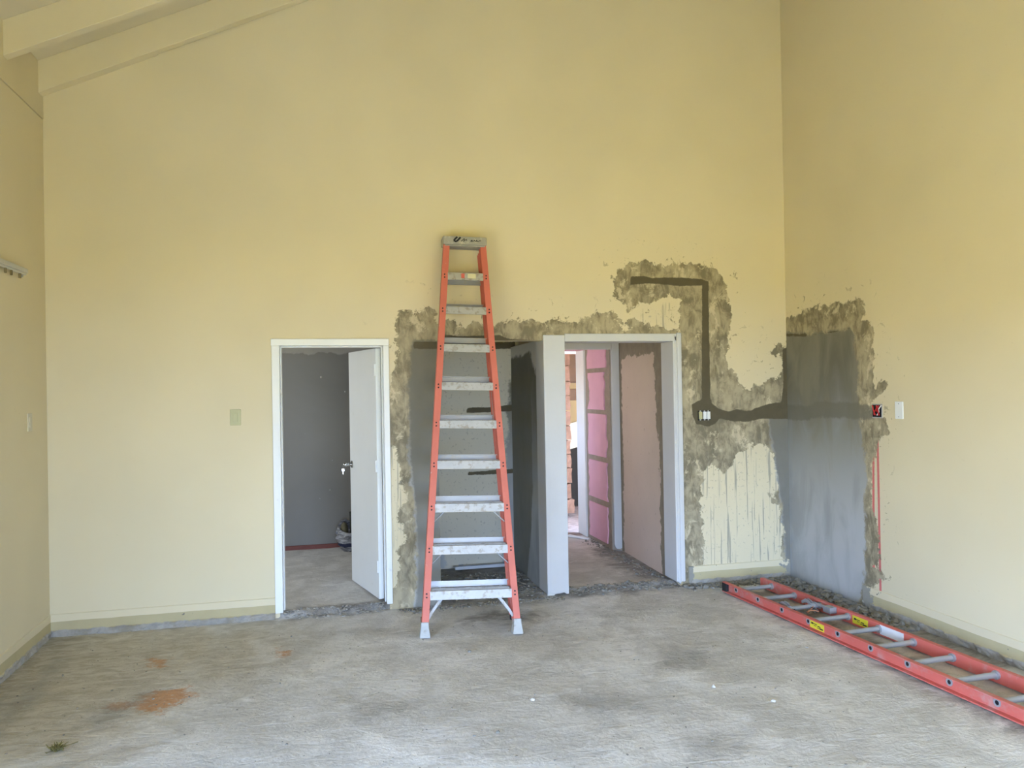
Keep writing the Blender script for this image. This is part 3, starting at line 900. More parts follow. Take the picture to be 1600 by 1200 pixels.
def ragged_post(name, x0, x1, y0, y1, z0, z1, m, parent, seed, n=9, amp=0.018):
    bm = bmesh.new()
    rnd = random.Random(seed)
    bot = [(x0 + (x1 - x0) * i / n, z0 + amp * rnd.random()) for i in range(n + 1)]
    poly = [(x, y0, z) for x, z in bot] + [(x1, y0, z0 + (z1 - z0) * 0.5), (x1, y0, z1), (x0, y0, z1), (x0, y0, z0 + (z1 - z0) * 0.5)]
    prism(bm, poly, (0, y1 - y0, 0))
    return finish(name, bm, m, parent, 0.006)


ragged_post('frame_post', 1.690, 1.867, -0.014, 0.228, 0.012, 2.062, M_whitewash, door2, 1)
ragged_post('frame_jamb', 2.792, 2.832, -0.010, 0.228, 0.02, 2.010, M_whitewash, door2, 2, 3)
ragged_post('frame_casing', 2.826, 2.866, -0.020, 0.006, 0.03, 2.078, M_whitewash, door2, 3, 3)
ragged_post('frame_inner_casing', 2.806, 2.826, -0.014, 0.006, 0.03, 2.05, M_whitewash, door2, 4, 3)
frame_bar('frame_head', door2, M_whitewash, (1.867, 2.826, -0.014, 0.228, 2.010, 2.072))
# concrete patch closing the wall above the frame head
door3 = structure(empty('door_3'), 'second white frame inside the corridor')
bm = bmesh.new()
pf = [(2.79 + 0.045 - 0.045 * math.cos(a) * 1.0, 0.03 + 0.045 - 0.045 * math.sin(a)) for a in [math.pi * i / 10 for i in range(11)]]
prism(bm, [(x, 1.40, z) for x, z in [(2.79, 0.075), (2.80, 0.045), (2.82, 0.03), (2.85, 0.028), (2.872, 0.04), (2.882, 0.07), (2.884, 2.085), (2.79, 2.085)]], (0, 0.04, 0))
finish('frame_jamb', bm, M_whitewash, door3, 0.006)
bm = bmesh.new()
prism(bm, [(x, 1.386, z) for x, z in [(2.868, 0.06), (2.874, 0.05), (2.884, 0.07), (2.884, 2.085), (2.868, 2.085)]], (0, 0.014, 0))
finish('edge_bead', bm, M_white, door3, 0.004)
frame_bar('frame_jamb', door3, M_whitewash, (1.87, 1.95, 1.40, 1.46, 0.03, 2.085))
frame_bar('frame_head', door3, M_whitewash, (1.95, 2.79, 1.40, 1.46, 2.015, 2.085))
slab('corridor_lintel_wall', 1.87, 2.95, 1.405, 1.455, 2.085, 2.45, M_corr)
door4 = structure(empty('door_4'), 'third white jamb at the far end of the corridor')
frame_bar('frame_jamb', door4, M_white, (2.752, 2.80, 2.165, 2.43, 0.02, 2.045))
frame_bar('frame_head', door4, M_pink, (1.87, 2.80, 2.165, 2.43, 2.045, 2.20))
slab('far_lintel_wall', 1.87, 2.95, 2.18, 2.42, 2.20, 2.6, M_pink)

# far room seen through the third doorway
M_brick = plain('broken clay block', (0.24, 0.125, 0.08), 0.95, scale=18, lo=0.6, hi=1.35, bump=0.8)
M_wood = plain('brown varnished board', (0.22, 0.105, 0.045), 0.5, scale=7, lo=0.8, hi=1.2)
M_tanb = plain('tan board', (0.44, 0.29, 0.13), 0.7, scale=4)
M_creamb = plain('cream board', (0.72, 0.62, 0.47), 0.7, scale=4)
wf = slab('far_wall', 1.2, 2.93, 3.50, 3.75, -0.05, 2.6, M_corr, 'far wall broken open at its right end')
z = 0.06
rnd = random.Random(11)
while z < 2.0:
    hgt = 0.17 + 0.03 * rnd.random()
    bm = bmesh.new()
    box(bm, 2.90, 3.005 + 0.022 * rnd.random() + (0.035 if z < 0.2 else 0), 3.49 + 0.01 * rnd.random(), 3.72, z, z + hgt - 0.012)
    bmesh.ops.subdivide_edges(bm, edges=bm.edges[:], cuts=2, use_grid_fill=True)
    for v in bm.verts:
        v.co += Vector((rnd.uniform(-1, 1), rnd.uniform(-1, 1), rnd.uniform(-0.6, 0.6))) * 0.008
    finish('brick', bm, M_brick, wf)
    z += hgt
slab('far_near_wall', 1.1, 1.87, 2.42, 2.52, -0.05, 2.6, M_corr)
bm = bmesh.new()
for b in ((2.52, 2.8, -0.05, 2.6), (2.8, 3.3, -0.05, 1.1), (2.8, 3.3, 1.8, 2.6), (3.3, 5.45, -0.05, 2.6)):
    box(bm, 1.1, 1.2, *b)
structure(finish('far_left_wall', bm, M_corr), 'far room side wall with a window opening')
slab('far_ceiling', 1.2, 4.4, 2.5, 5.4, 2.35, 2.5, M_pink)
slab('far_right_wall', 4.2, 4.35, 2.3, 5.4, -0.05, 2.6, M_hole)  # darkness of the unlit room painted on as near black
slab('far_end_wall', 1.2, 4.4, 5.3, 5.45, -0.05, 2.6, M_hole)  # near black here too, for the unlit end of the room
M_fascia = plain('pale pink fascia', (0.74, 0.52, 0.50), 0.6, scale=5)
fa = empty('fascia_beam', (2.6, 3.05, 2.0))
for k, (a, b) in enumerate(((2.045, 2.075), (2.085, 2.11))):
    bm = bmesh.new()
    box(bm, -0.9, 1.2, 0.0 - 0.03 * k, 0.04, a - 2.0, b - 2.0)
    finish('fascia_board', bm, M_fascia, fa, 0.003)
thing(fa, 'pale pink beam crossing above the far doorway of the corridor', 'beam')
wr = empty('wardrobe', (3.05, 4.35, fz(3.3, 4.4)))
thing(wr, 'battered brown wardrobe with tan and cream boards in the far room beyond the corridor', 'wardrobe')
M_voidboard = plain('near black void board', (0.03, 0.022, 0.016), 0.7, scale=6)  # added board: its near black colour stands for the unlit void
for (n_, mm, x0, x1, y0, y1, z0, z1, a, lab) in (('back_panel', M_wood, -0.25, 1.0, 0.10, 0.13, 0.0, 2.2, 0, 'dark brown back'),
                                                 ('void_panel', M_voidboard, -0.25, 1.0, 0.06, 0.10, 0.0, 0.95, 0, 'near black panel standing in for the dark void'),
                                                 ('shelf_board', M_tanb, -0.25, 1.0, 0.04, 0.10, 1.62, 1.70, 0, 'tan rail'),
                                                 ('middle_board', M_tanb, -0.25, 1.0, 0.05, 0.10, 1.10, 1.46, 0, 'tan board'),
                                                 ('leaning_board', M_creamb, -0.25, 0.8, 0.0, 0.04, 0.74, 1.08, -14, 'slanting cream board')):
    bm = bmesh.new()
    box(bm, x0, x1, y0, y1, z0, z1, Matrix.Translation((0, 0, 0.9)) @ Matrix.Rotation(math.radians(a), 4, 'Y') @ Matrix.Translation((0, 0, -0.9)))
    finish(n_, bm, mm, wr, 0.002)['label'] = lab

# ------------------------------------------------------------------ step ladder leaning on the back wall
LB0, LB1 = Vector((0.6163, -0.8205, 0.022)), Vector((1.2484, -0.8551, 0.001))      # undersides of the two front feet
LTOP = Vector((1.0459, -0.19, 2.783))                                 # middle of the front edge of the cap's top
mid = (LB0 + LB1) / 2
az = (LTOP - mid)
LEN_L = az.length
az.normalize()
ax = (LB1 - LB0)
ax = (ax - az * ax.dot(az)).normalized()
ay = az.cross(ax)                                     # towards the wall
MLAD = Matrix(((ax.x, ay.x, az.x, mid.x), (ax.y, ay.y, az.y, mid.y), (ax.z, ay.z, az.z, mid.z), (0, 0, 0, 1)))
HB = (LB1 - LB0).length / 2 - 0.004                   # half width at the foot, rail centres
HT = 0.1319
ladder = empty('step_ladder')
ladder.matrix_world = MLAD
thing(ladder, 'tall closed red step ladder with nine metal steps leaning on the back wall', 'ladder')
hw = lambda z: HB + (HT - HB) * z / LEN_L


def rail_bm(sgn, y0, y1, z0, z1, fl, web, off=0.0, back_open=True):
    """channel rail: a front flange and the web on its outer side"""
    bm = bmesh.new()
    R = []
    for z in (z0, z1):
        c = sgn * (hw(z) + off)
        o = c + sgn * fl / 2
        i = c - sgn * fl / 2
        t = sgn * web
        R.append([Vector(p) for p in ((i, y0, z), (o, y0, z), (o, y1, z), (i, y1, z), (i, y1 - 0.005, z), (o - t, y1 - 0.005, z), (o - t, y0 + 0.005, z), (i, y0 + 0.005, z))])
    V = [[bm.verts.new(p) for p in r] for r in R]
    n = 8
    for k in range(n):
        bm.faces.new((V[0][k], V[0][(k + 1) % n], V[1][(k + 1) % n], V[1][k]))
    bm.faces.new(V[0][::-1])
    bm.faces.new(V[1])
    return bm


CAP0 = LEN_L - 0.062
LEAN = 0.2346                        # the treads and the cap lie level although the rails lean
STEPS = [2.5331, 2.2697, 1.9832, 1.7009, 1.4251, 1.1399, 0.8441, 0.5621, 0.268]
REAR = [2.5296, 2.3344, 2.0727, 1.7789, 1.4944, 1.2072, 0.9157, 0.6268, 0.3398]
for s in (-1, 1):
    rail = finish('rail', rail_bm(s, 0.0, 0.076, 0.085, CAP0 + 0.01, 0.046, 0.005), M_red, ladder, 0.002)
    bm = bmesh.new()
    c = s * hw(0.04)
    lo = [(-0.034, -0.014), (0.034, -0.014), (0.034, 0.085), (-0.034, 0.085)]
    hi = [(-0.025, -0.006), (0.025, -0.006), (0.025, 0.078), (-0.025, 0.078)]
    rr = [[bm.verts.new((c + a, b, z)) for a, b in q_] for q_, z in ((lo, 0.0), (lo, 0.014), (hi, 0.075), (hi, 0.10))]
    for q0, q1 in zip(rr, rr[1:]):
        for k in range(4):
            bm.faces.new((q0[k], q0[(k + 1) % 4], q1[(k + 1) % 4], q1[k]))
    bm.faces.new(rr[0][::-1]); bm.faces.new(rr[-1])
    finish('foot', bm, M_boot, rail, 0.005)['label'] = 'pale rubber boot'
    # rear rails, folded flat behind the front ones
    rear = finish('rear_rail', rail_bm(s, 0.105, 0.15, 0.12, CAP0 - 0.02, 0.036, 0.004, off=-0.008), M_red, ladder, 0.002)
    bm = bmesh.new()
    c = s * hw(0.11)
    box(bm, c - 0.022, c + 0.022, 0.10, 0.155, 0.085, 0.13)
    finish('foot', bm, M_black, rear, 0.004)['label'] = 'black rear foot'
    # rivets at the step ends
    for z in STEPS:
        for dz in (-0.011, 0.012):
            bm = bmesh.new()
            bmesh.ops.create_cone(bm, cap_ends=True, segments=8, radius1=0.006, radius2=0.005, depth=0.004,
                                  matrix=Matrix.Translation((s * (hw(z) + 0.002), -0.002, z + dz)) @ Matrix.Rotation(math.pi / 2, 4, 'X'))
            finish('rivet', bm, M_black, rail)
for i, z in enumerate(STEPS):
    w = hw(z) - 0.021
    bm = bmesh.new()
    th = 0.0035
    prof = [(-0.004, -0.029), (-0.004, 0.027), (0.000, 0.029), (0.080, 0.029), (0.080, -0.012), (0.0765, -0.012), (0.0765, 0.0255), (0.0005, 0.0255), (0.0005, -0.0255), (0.010, -0.0255), (0.010, -0.029)]
    A = [bm.verts.new((-w, a, z + b + LEAN * a)) for a, b in prof]
    Bv = [bm.verts.new((w, a, z + b + LEAN * a)) for a, b in prof]
    n = len(prof)
    for k in range(n):
        bm.faces.new((A[k], A[(k + 1) % n], Bv[(k + 1) % n], Bv[k]))
    bm.faces.new(A[::-1]); bm.faces.new(Bv)
    for k in range(5):
        box(bm, -w + 0.01, w - 0.01, 0.012 + 0.013 * k, 0.016 + 0.013 * k, z + 0.029 + LEAN * (0.014 + 0.013 * k), z + 0.031 + LEAN * (0.014 + 0.013 * k))
    finish('step', bm, M_alud, ladder)
for z in REAR:
    w = hw(z) - 0.008
    bm = bmesh.new()
    box(bm, -w, w, 0.112, 0.116, z - 0.020, z + 0.020)
    box(bm, -w, w, 0.104, 0.116, z + 0.014, z + 0.020)
    box(bm, -w, w, 0.106, 0.116, z - 0.020, z - 0.013)
    finish('rear_crossbar', bm, M_alu, ladder)
for s in (-1, 1):
    for z in STEPS[-3:-1]:
        bm = bmesh.new()
        tube(bm, [(s * (hw(z) - 0.085), 0.05, z - 0.025), (s * (hw(z - 0.09) - 0.016), 0.05, z - 0.095)], 0.0045, 8)
        finish('knee_brace', bm, M_alu, ladder)
    z = STEPS[-1]
    bm = bmesh.new()
    pts = [(s * (hw(z) - 0.10), 0.055, z - 0.028), (s * (hw(z) - 0.075), 0.05, z - 0.055), (s * (hw(0.17) - 0.04), 0.045, z - 0.11), (s * (hw(0.12) - 0.018), 0.04, 0.115)]
    sweep(bm, pts, [(-0.009, -0.003), (0.009, -0.003), (0.009, 0.003), (-0.009, 0.003)], up=(0, 1, 0))
    finish('knee_brace', bm, M_alud, ladder)
    bm = bmesh.new()
    pts = [(s * (hw(z) - 0.075), 0.108, REAR[-1] - 0.015), (s * (hw(z) - 0.10), 0.108, z - 0.02), (s * (hw(0.13) - 0.03), 0.108, 0.15)]
    sweep(bm, pts, [(-0.008, -0.002), (0.008, -0.002), (0.008, 0.002), (-0.008, 0.002)], up=(0, 1, 0))
    finish('rear_brace', bm, M_alud, ladder)
    # folded spreader arms beside the rails
    zs = STEPS[4]
    bm = bmesh.new()
    bar(bm, (s * (hw(zs) - 0.024), 0.09, zs + 0.03), (s * (hw(zs + 0.26) - 0.020), 0.085, zs + 0.26), 0.004, 0.02, up=(0, 1, 0))
    box(bm, s * (hw(zs) - 0.026) - 0.008, s * (hw(zs) - 0.026) + 0.008, 0.075, 0.10, zs + 0.02, zs + 0.055)
    finish('spreader', bm, M_alu, ladder)
bm = bmesh.new()
box(bm, -HT - 0.031, HT + 0.031, -0.014, 0.155, CAP0 - 0.004, LEN_L)
box(bm, -HT - 0.020, HT + 0.020, -0.004, 0.145, CAP0 - 0.016, CAP0 - 0.003)
for v in bm.verts:
    v.co.z += LEAN * v.co.y
cap = finish('top_cap', bm, plain('grey dusty plastic', (0.36, 0.345, 0.30), 0.7, scale=9, lo=0.8, hi=1.15, dirt=(0.55, 0.50, 0.40), dscale=18), ladder, 0.006)
# worn black mark and lettering on the cap's front
M_ink = plain('black print', (0.02, 0.02, 0.02), 0.6, scale=30, dirt=(0.2, 0.19, 0.16), dscale=60, dlo=0.6, dhi=0.7)
mk = CAP0 + 0.006


def stroke(pts, w=0.006):
    bm = bmesh.new()
    for (a, b), (c, d) in zip(pts, pts[1:]):
        bar(bm, (a, -0.0155, mk + b), (c, -0.0155, mk + d), w, 0.0022, up=(0, 1, 0))
    finish('print', bm, M_ink, cap)['label'] = 'worn black lettering'


stroke([(-0.058, 0.046), (-0.084, 0.018), (-0.078, 0.010), (-0.062, 0.010), (-0.034, 0.044)], 0.013)
stroke([(-0.030, 0.012), (-0.006, 0.034), (-0.002, 0.018), (-0.016, 0.014)], 0.005)
stroke([(0.002, 0.022), (0.010, 0.030), (0.014, 0.016)], 0.004)
stroke([(0.040, 0.014), (0.052, 0.026), (0.056, 0.014), (0.046, 0.016)], 0.0045)
stroke([(0.062, 0.014), (0.070, 0.026), (0.076, 0.014)], 0.0045)
stroke([(0.080, 0.015), (0.088, 0.027), (0.088, 0.016), (0.098, 0.018)], 0.0045)
stroke([(0.100, 0.014), (0.108, 0.024), (0.118, 0.022)], 0.004)
z = STEPS[0]
for (x, wd, mm, lb) in ((-0.02, 0.024, M_red2, 'small red sticker'), (0.045, 0.062, plain('cream sticker', (0.62, 0.58, 0.38), 0.5), 'pale sticker')):
    bm = bmesh.new()
    box(bm, x - wd / 2, x + wd / 2, -0.0062, -0.004, z - 0.016, z + 0.020)
    finish('sticker', bm, mm, ladder)['label'] = lb

# ------------------------------------------------------------------ extension ladder lying by the right wall
ext = empty('extension_ladder')
EA, EB = Vector((3.0561, -0.2719, 0.0)), Vector((3.2, -2.9101, 0.0))        # outer face of the near rail, along the floor
ey = (EA - EB).normalized()                     # away from the camera
ex = Vector((ey.y, -ey.x, 0))                   # towards the right wall
MEXT = Matrix(((ex.x, ey.x, 0, EA.x), (ex.y, ey.y, 0, EA.y), (0, 0, 1, 0.006), (0, 0, 0, 1)))
ext.matrix_world = MEXT
thing(ext, 'long red extension ladder lying flat on the floor beside the right wall', 'ladder')
EL, EW, EH = 3.75, 0.353, 0.078
for side in (0, 1):
    bm = bmesh.new()
    s = -1 if side == 0 else 1
    xo = 0.0 if side == 0 else EW
    fl, th = 0.030, 0.006
    # channel open to the outside
    prof = [(xo, 0), (xo + s * fl, 0), (xo + s * fl, th * 1.3), (xo + s * th * 0.2, th * 1.6), (xo + s * th * 0.2, EH - th * 1.6), (xo + s * fl, EH - th), (xo + s * fl, EH), (xo - s * 0.004, EH), (xo - s * 0.004, 0)]
    if side == 0:
        prof = [(a + 0.03, b) for a, b in prof]
    A = [bm.verts.new((a, 0, b)) for a, b in prof]
    Bv = [bm.verts.new((a, -EL, b)) for a, b in prof]
    n = len(prof)
    for k in range(n):
        bm.faces.new((A[k], A[(k + 1) % n], Bv[(k + 1) % n], Bv[k]))
    bm.faces.new(A[::-1]); bm.faces.new(Bv)
    rail = finish('rail', bm, M_red2, ext, 0.0015)
    xw = 0.029 if side == 0 else EW
    for k in range(12):
        y = -0.1558 - 0.2897 * k
        if y < -EL:
            break
        bm = bmesh.new()
        ring(bm, (xw, y, 0.045), (s, 0, 0), 0.012, 0.021, 0.004, 18)
        finish('ferrule', bm, M_alu, rail)
        bm = bmesh.new()
        bmesh.ops.create_cone(bm, cap_ends=True, segments=14, radius1=0.0135, radius2=0.0135, depth=0.002,
                              matrix=Matrix.Translation((xw + s * 0.0012, y, 0.045)) @ Matrix.Rotation(math.pi / 2, 4, 'Y'))
        finish('rung_end', bm, M_hole, rail)['label'] = 'dark hollow rung end'
    if side == 1:
        continue
    bm = bmesh.new()
    xa, xb = sorted((xo + (0.03 if side == 0 else 0) - s * 0.006, xo + (0.03 if side == 0 else 0) + s * 0.029))
    box(bm, xa, xb, -0.05, 0.006, 0.002, EH - 0.007)
    finish('end_cap', bm, M_black, rail, 0.003)
for k in range(12):
    y = -0.1558 - 0.2897 * k
    if y < -EL:
        break
    bm = bmesh.new()
    pr = [(0.0165 * math.cos(a) if abs(math.cos(a)) < 0.99 else 0.0165 * math.cos(a), 0.0165 * max(-0.75, math.sin(a))) for a in [6.28318 * i / 16 for i in range(16)]]
    sweep(bm, [(0.034, y, 0.045), (EW - 0.002, y, 0.045)], pr)
    rg = finish('rung', bm, M_alu, ext)
    for xc, dx in ((EW - 0.004, -1), (0.034, 1)):
        bm = bmesh.new()
        ring(bm, (xc, y, 0.045), (dx, 0, 0), 0.012, 0.024, 0.014, 18)
        finish('collar', bm, M_alu, rg)
# stickers
for (y0, y1, z0, z1, inner, m_, nm, lb) in ((-1.183, -1.041, 0.014, 0.064, False, M_yellow, 'sticker', 'yellow warning sticker'),
                                     (-1.211, -1.066, 0.014, 0.066, True, M_yellow, 'sticker', 'yellow warning sticker'),
                                     (-1.521, -1.320, 0.012, 0.072, True, M_label, 'sticker', 'white paper label')):
    bm = bmesh.new()
    x = EW - 0.0045 if inner else 0.0283
    box(bm, x - 0.001, x + 0.0006, y0, y1, z0, z1)
    st = finish(nm, bm, m_, ext)
    st['label'] = lb
    if m_ is M_yellow:
        for (a, b, c, d) in ((0.10, 0.24, 0.50, 0.74), (0.24, 0.5, 0.56, 0.66), (0.30, 0.46, 0.36, 0.44), (0.55, 0.76, 0.40, 0.52), (0.70, 0.92, 0.16, 0.34), (0.5, 0.72, 0.2, 0.27)):
            bm = bmesh.new()
            box(bm, x - 0.0016, x, y1 + (y0 - y1) * a, y1 + (y0 - y1) * b, z0 + (z1 - z0) * c, z0 + (z1 - z0) * d)
            finish('print', bm, M_ink, st)['label'] = 'black print'
# rung lock and pulley at the third rung
RL = -0.1558 - 0.2897 * 2
for (x, sg) in ((0.085, 1), (EW - 0.075, -1)):
    bm = bmesh.new()
    for o in (-0.012, 0.012):
        sweep(bm, [(x + o, RL + 0.10, 0.050), (x + o, RL + 0.055, 0.078), (x + o, RL + 0.02, 0.070), (x + o, RL - 0.02, 0.030), (x + o, RL - 0.05, 0.022)],
              [(-0.002, -0.011), (0.002, -0.011), (0.002, 0.011), (-0.002, 0.011)])
    box(bm, x - 0.016, x + 0.016, RL - 0.008, RL + 0.03, 0.058, 0.066)
    lock = finish('rung_lock', bm, M_alu, ext, 0.001)
    bm = bmesh.new()
    pts = [(x + 0.022 * sg, RL + 0.06 - 0.006 * i, 0.045 + 0.0065 * math.sin(i * 1.7)) for i in range(20)]
    tube(bm, pts, 0.0022, 6)
    finish('spring', bm, M_black, lock)
bm = bmesh.new()
box(bm, EW - 0.062, EW - 0.006, RL - 0.175, RL - 0.10, 0.035, 0.076)
box(bm, EW - 0.050, EW - 0.046, RL - 0.12, RL + 0.02, 0.055, 0.075)
finish('guide_block', bm, M_alu, ext, 0.003)
bm = bmesh.new()
pts = [(EW - 0.12 + 0.05 * math.sin(i * 0.55), RL + 0.03 - 0.012 * i, 0.018 + 0.03 * abs(math.sin(i * 0.45))) for i in range(13)]
tube(bm, pts, 0.004, 8)
finish('cord', bm, plain('faded orange cord', (0.55, 0.25, 0.14), 0.8), ext)

# ------------------------------------------------------------------ switches, boxes, plates
def plate(name, o, u, v, nrm, w, h, th, m, bevel=0.003):
    """a plate of width w (along u) and height h (along v) centred at o"""
    bm = bmesh.new()
    o, u, v, nrm = Vector(o), Vector(u), Vector(v), Vector(nrm)
    Mx = Matrix(((u.x, v.x, nrm.x, o.x), (u.y, v.y, nrm.y, o.y), (u.z, v.z, nrm.z, o.z), (0, 0, 0, 1)))
    box(bm, -w / 2, w / 2, -h / 2, h / 2, -0.001, th, Mx)
    return finish(name, bm, m, None, bevel)


XX, ZZ, YN = (1, 0, 0), (0, 0, 1), (0, -1, 0)
sw = plate('light_switch', (-0.617, 0, 1.472), XX, ZZ, YN, 0.074, 0.116, 0.006, M_ivory)
thing(sw, 'ivory wall switch on the back wall left of the open door', 'switch')
bm = bmesh.new()
box(bm, -0.617 - 0.016, -0.617 + 0.016, -0.010, -0.005, 1.472 - 0.033, 1.472 + 0.033)
finish('rocker', bm, M_ivory, sw, 0.003)
sw = plate('switch_box', (3.065, 0, 1.394), XX, ZZ, YN, 0.112, 0.080, 0.004, M_hole)
thing(sw, 'three gang switch without cover plate in wet cement right of the corridor door', 'switch')
for k, (dx, mm) in enumerate(((-0.035, M_ivory), (0.003, M_pwhite), (0.037, M_pwhite))):
    bm = bmesh.new()
    box(bm, 3.065 + dx - 0.0145, 3.065 + dx + 0.0145, -0.014, -0.003, 1.394 - 0.031, 1.394 + 0.031)
    r_ = finish('rocker', bm, mm, sw, 0.002)
    r_['label'] = ('cream rocker', 'white rocker', 'white rocker')[k]
    bm = bmesh.new()
    box(bm, 3.065 + dx - 0.006, 3.065 + dx + 0.006, -0.006, -0.002, 1.394 - 0.041, 1.394 + 0.041)
    finish('bracket', bm, M_alu, r_)
YU, XN = (0, -1, 0), (-1, 0, 0)
ob = plate('outlet_box', (XR, -1.121, 1.44), YU, ZZ, XN, 0.105, 0.100, 0.004, M_alud)
thing(ob, 'open outlet box with red wires in the right wall beside the red lines', 'outlet box')
bm = bmesh.new()
box(bm, XR - 0.0052, XR - 0.001, -1.121 - 0.046, -1.121 + 0.046, 1.44 - 0.043, 1.44 + 0.043)
finish('box_inside', bm, M_hole, ob)
M_wire = plain('red wire', (0.42, 0.02, 0.02), 0.4)
for k in range(5):
    rnd = random.Random(40 + k)
    bm = bmesh.new()
    p = Vector((XR - 0.006, -1.121 - 0.03 + 0.014 * k, 1.44 - 0.03))
    pts = [p]
    for i in range(5):
        p = p + Vector((rnd.uniform(-0.006, 0.004), rnd.uniform(-0.016, 0.016), 0.014))
        p.x = min(p.x, XR - 0.006)
        pts.append(p.copy())
    tube(bm, pts, 0.0042, 8, up=(1, 0, 0))
    finish('wire', bm, M_wire if k != 2 else M_pwhite, ob)
bp = plate('blank_plate', (XR, -1.344, 1.45), YU, ZZ, XN, 0.076, 0.120, 0.007, M_pwhite)
thing(bp, 'white blank cover plate right of the red outlet box on the right wall', 'switch plate')
for z in (-0.045, 0.045):
    bm = bmesh.new()
    bmesh.ops.create_cone(bm, cap_ends=True, segments=8, radius1=0.004, radius2=0.003, depth=0.003,
                          matrix=Matrix.Translation((XR - 0.008, -1.344, 1.45 + z)) @ Matrix.Rotation(math.pi / 2, 4, 'Y'))
    finish('screw', bm, M_alu, bp)
ls = plate('light_switch', (XL, -0.334, 1.481), (0, 1, 0), ZZ, (1, 0, 0), 0.074, 0.116, 0.006, M_cplate)
thing(ls, 'pale switch plate on the left wall near the corner', 'switch')
bm = bmesh.new()
box(bm, XL + 0.005, XL + 0.010, -0.334 - 0.016, -0.334 + 0.016, 1.481 - 0.033, 1.481 + 0.033)
finish('rocker', bm, M_cplate, ls, 0.003)

# curtain rail on the left wall above the window
ct = empty('curtain_rail', (XL, -0.44, 2.43))
thing(ct, 'whitish metal curtain rail end high on the left wall', 'curtain rail')
bm = bmesh.new()
box(bm, 0.012, 0.040, -3.35, 0.0, -0.006, 0.022)
box(bm, 0.018, 0.034, -3.35, -0.01, -0.020, -0.006)
finish('rail', bm, plain('dull white metal', (0.55, 0.53, 0.47), 0.5), ct, 0.003)
for y in (-0.03, -0.9, -1.9, -3.2):
    bm = bmesh.new()
    box(bm, -0.001, 0.016, y - 0.02, y + 0.02, -0.03, 0.03)
    finish('bracket', bm, M_alud, ct, 0.002)
for y in (-0.10, -0.24, -0.33, -0.45):
    bm = bmesh.new()
    box(bm, 0.020, 0.032, y - 0.008, y + 0.008, -0.05, -0.018)
    finish('glider', bm, plain('brown plastic', (0.22, 0.17, 0.08), 0.5), ct, 0.002)

# ------------------------------------------------------------------ plastic sack in the store room
SX, SY = (0.269, 2.215)
SZ = fz(SX, SY)
sack = empty('plastic_sack', (SX, SY, SZ))
thing(sack, 'crumpled grey plastic sack with rubbish on the store room floor behind the open door', 'sack')
m, g = mat('grey plastic with dark blue band')
_z = g.sep()[2]
_zz = g.math('ADD', _z, g.math('MULTIPLY', g.math('SUBTRACT', g.noise(9, 3), 0.5), 0.04))
_c = g.mix(g.ramp(g.noise(14, 4, 0.6, 1.5, stretch=(0.6, 0.6, 2.2)), 0.40, 0.62), (0.16, 0.16, 0.17), (0.46, 0.46, 0.47))
_c = g.mix(g.math('MULTIPLY', g.ramp(_zz, 0.045, 0.055), g.ramp(_zz, 0.092, 0.082)), _c, (0.022, 0.026, 0.06))
g.done(_c, 0.35)
M_sack = m
bm = bmesh.new()
NR, NS = 13, 40
rings = []
rnd = random.Random(3)
for i in range(NR):
    t = i / (NR - 1)
    z = 0.215 * t
    r = 0.105 + 0.055 * math.sin(min(1, t * 1.25) * math.pi * 0.55)
    rg = []
    for k in range(NS):
        a = 6.28318 * k / NS
        q = r * (1 + 0.06 * math.sin(3 * a + 9 * t) + 0.05 * math.sin(7 * a - 14 * t) + 0.03 * rnd.uniform(-1, 1))
        q *= 1 + 0.05 * math.sin(t * 22 + 2 * math.sin(2 * a))
        rg.append(bm.verts.new((q * math.cos(a), q * math.sin(a) * 0.9, z + 0.012 * math.sin(4 * a) * t + (0.02 * math.sin(2 * a + 1) if i == NR - 1 else 0))))
    rings.append(rg)
for q0, q1 in zip(rings, rings[1:]):
    for k in range(NS):
        bm.faces.new((q0[k], q0[(k + 1) % NS], q1[(k + 1) % NS], q1[k]))
bm.faces.new(rings[0][::-1])
o = finish('bag', bm, M_sack, sack, smooth=True)
sd = o.modifiers.new('thickness', 'SOLIDIFY'); sd.thickness = 0.003
bm = bmesh.new()
pts = [(-0.15, 0.0, 0.17), (-0.13, 0.02, 0.24), (-0.10, 0.05, 0.28), (-0.07, 0.07, 0.29), (-0.04, 0.09, 0.27), (-0.03, 0.125, 0.2)]
sweep(bm, pts, [(-0.02, -0.0015), (0.02, -0.0015), (0.02, 0.0015), (-0.02, 0.0015)], up=(0, 1, 0))
finish('handle', bm, M_sack, sack)


def lump(name, loc, rx, ry_, rz, m, lab, cat, seed, lean=(0, 0), amp=0.12):
    bm = bmesh.new()
    bmesh.ops.create_icosphere(bm, subdivisions=3, radius=1)
    rnd = random.Random(seed)
    ph = [rnd.uniform(0, 6) for _ in range(6)]
    for v in bm.verts:
        c = v.co.copy()
        k = 1 + amp * (math.sin(3 * c.x + ph[0]) + math.sin(4 * c.y + ph[1]) + math.sin(5 * c.z + ph[2])) / 2
        v.co = Vector((c.x * rx * k + lean[0] * (c.z + 1) * rz, c.y * ry_ * k + lean[1] * (c.z + 1) * rz, c.z * rz * k))
    o = finish(name, bm, m, None, smooth=True)
    o.location = loc
    return thing(o, lab, cat)


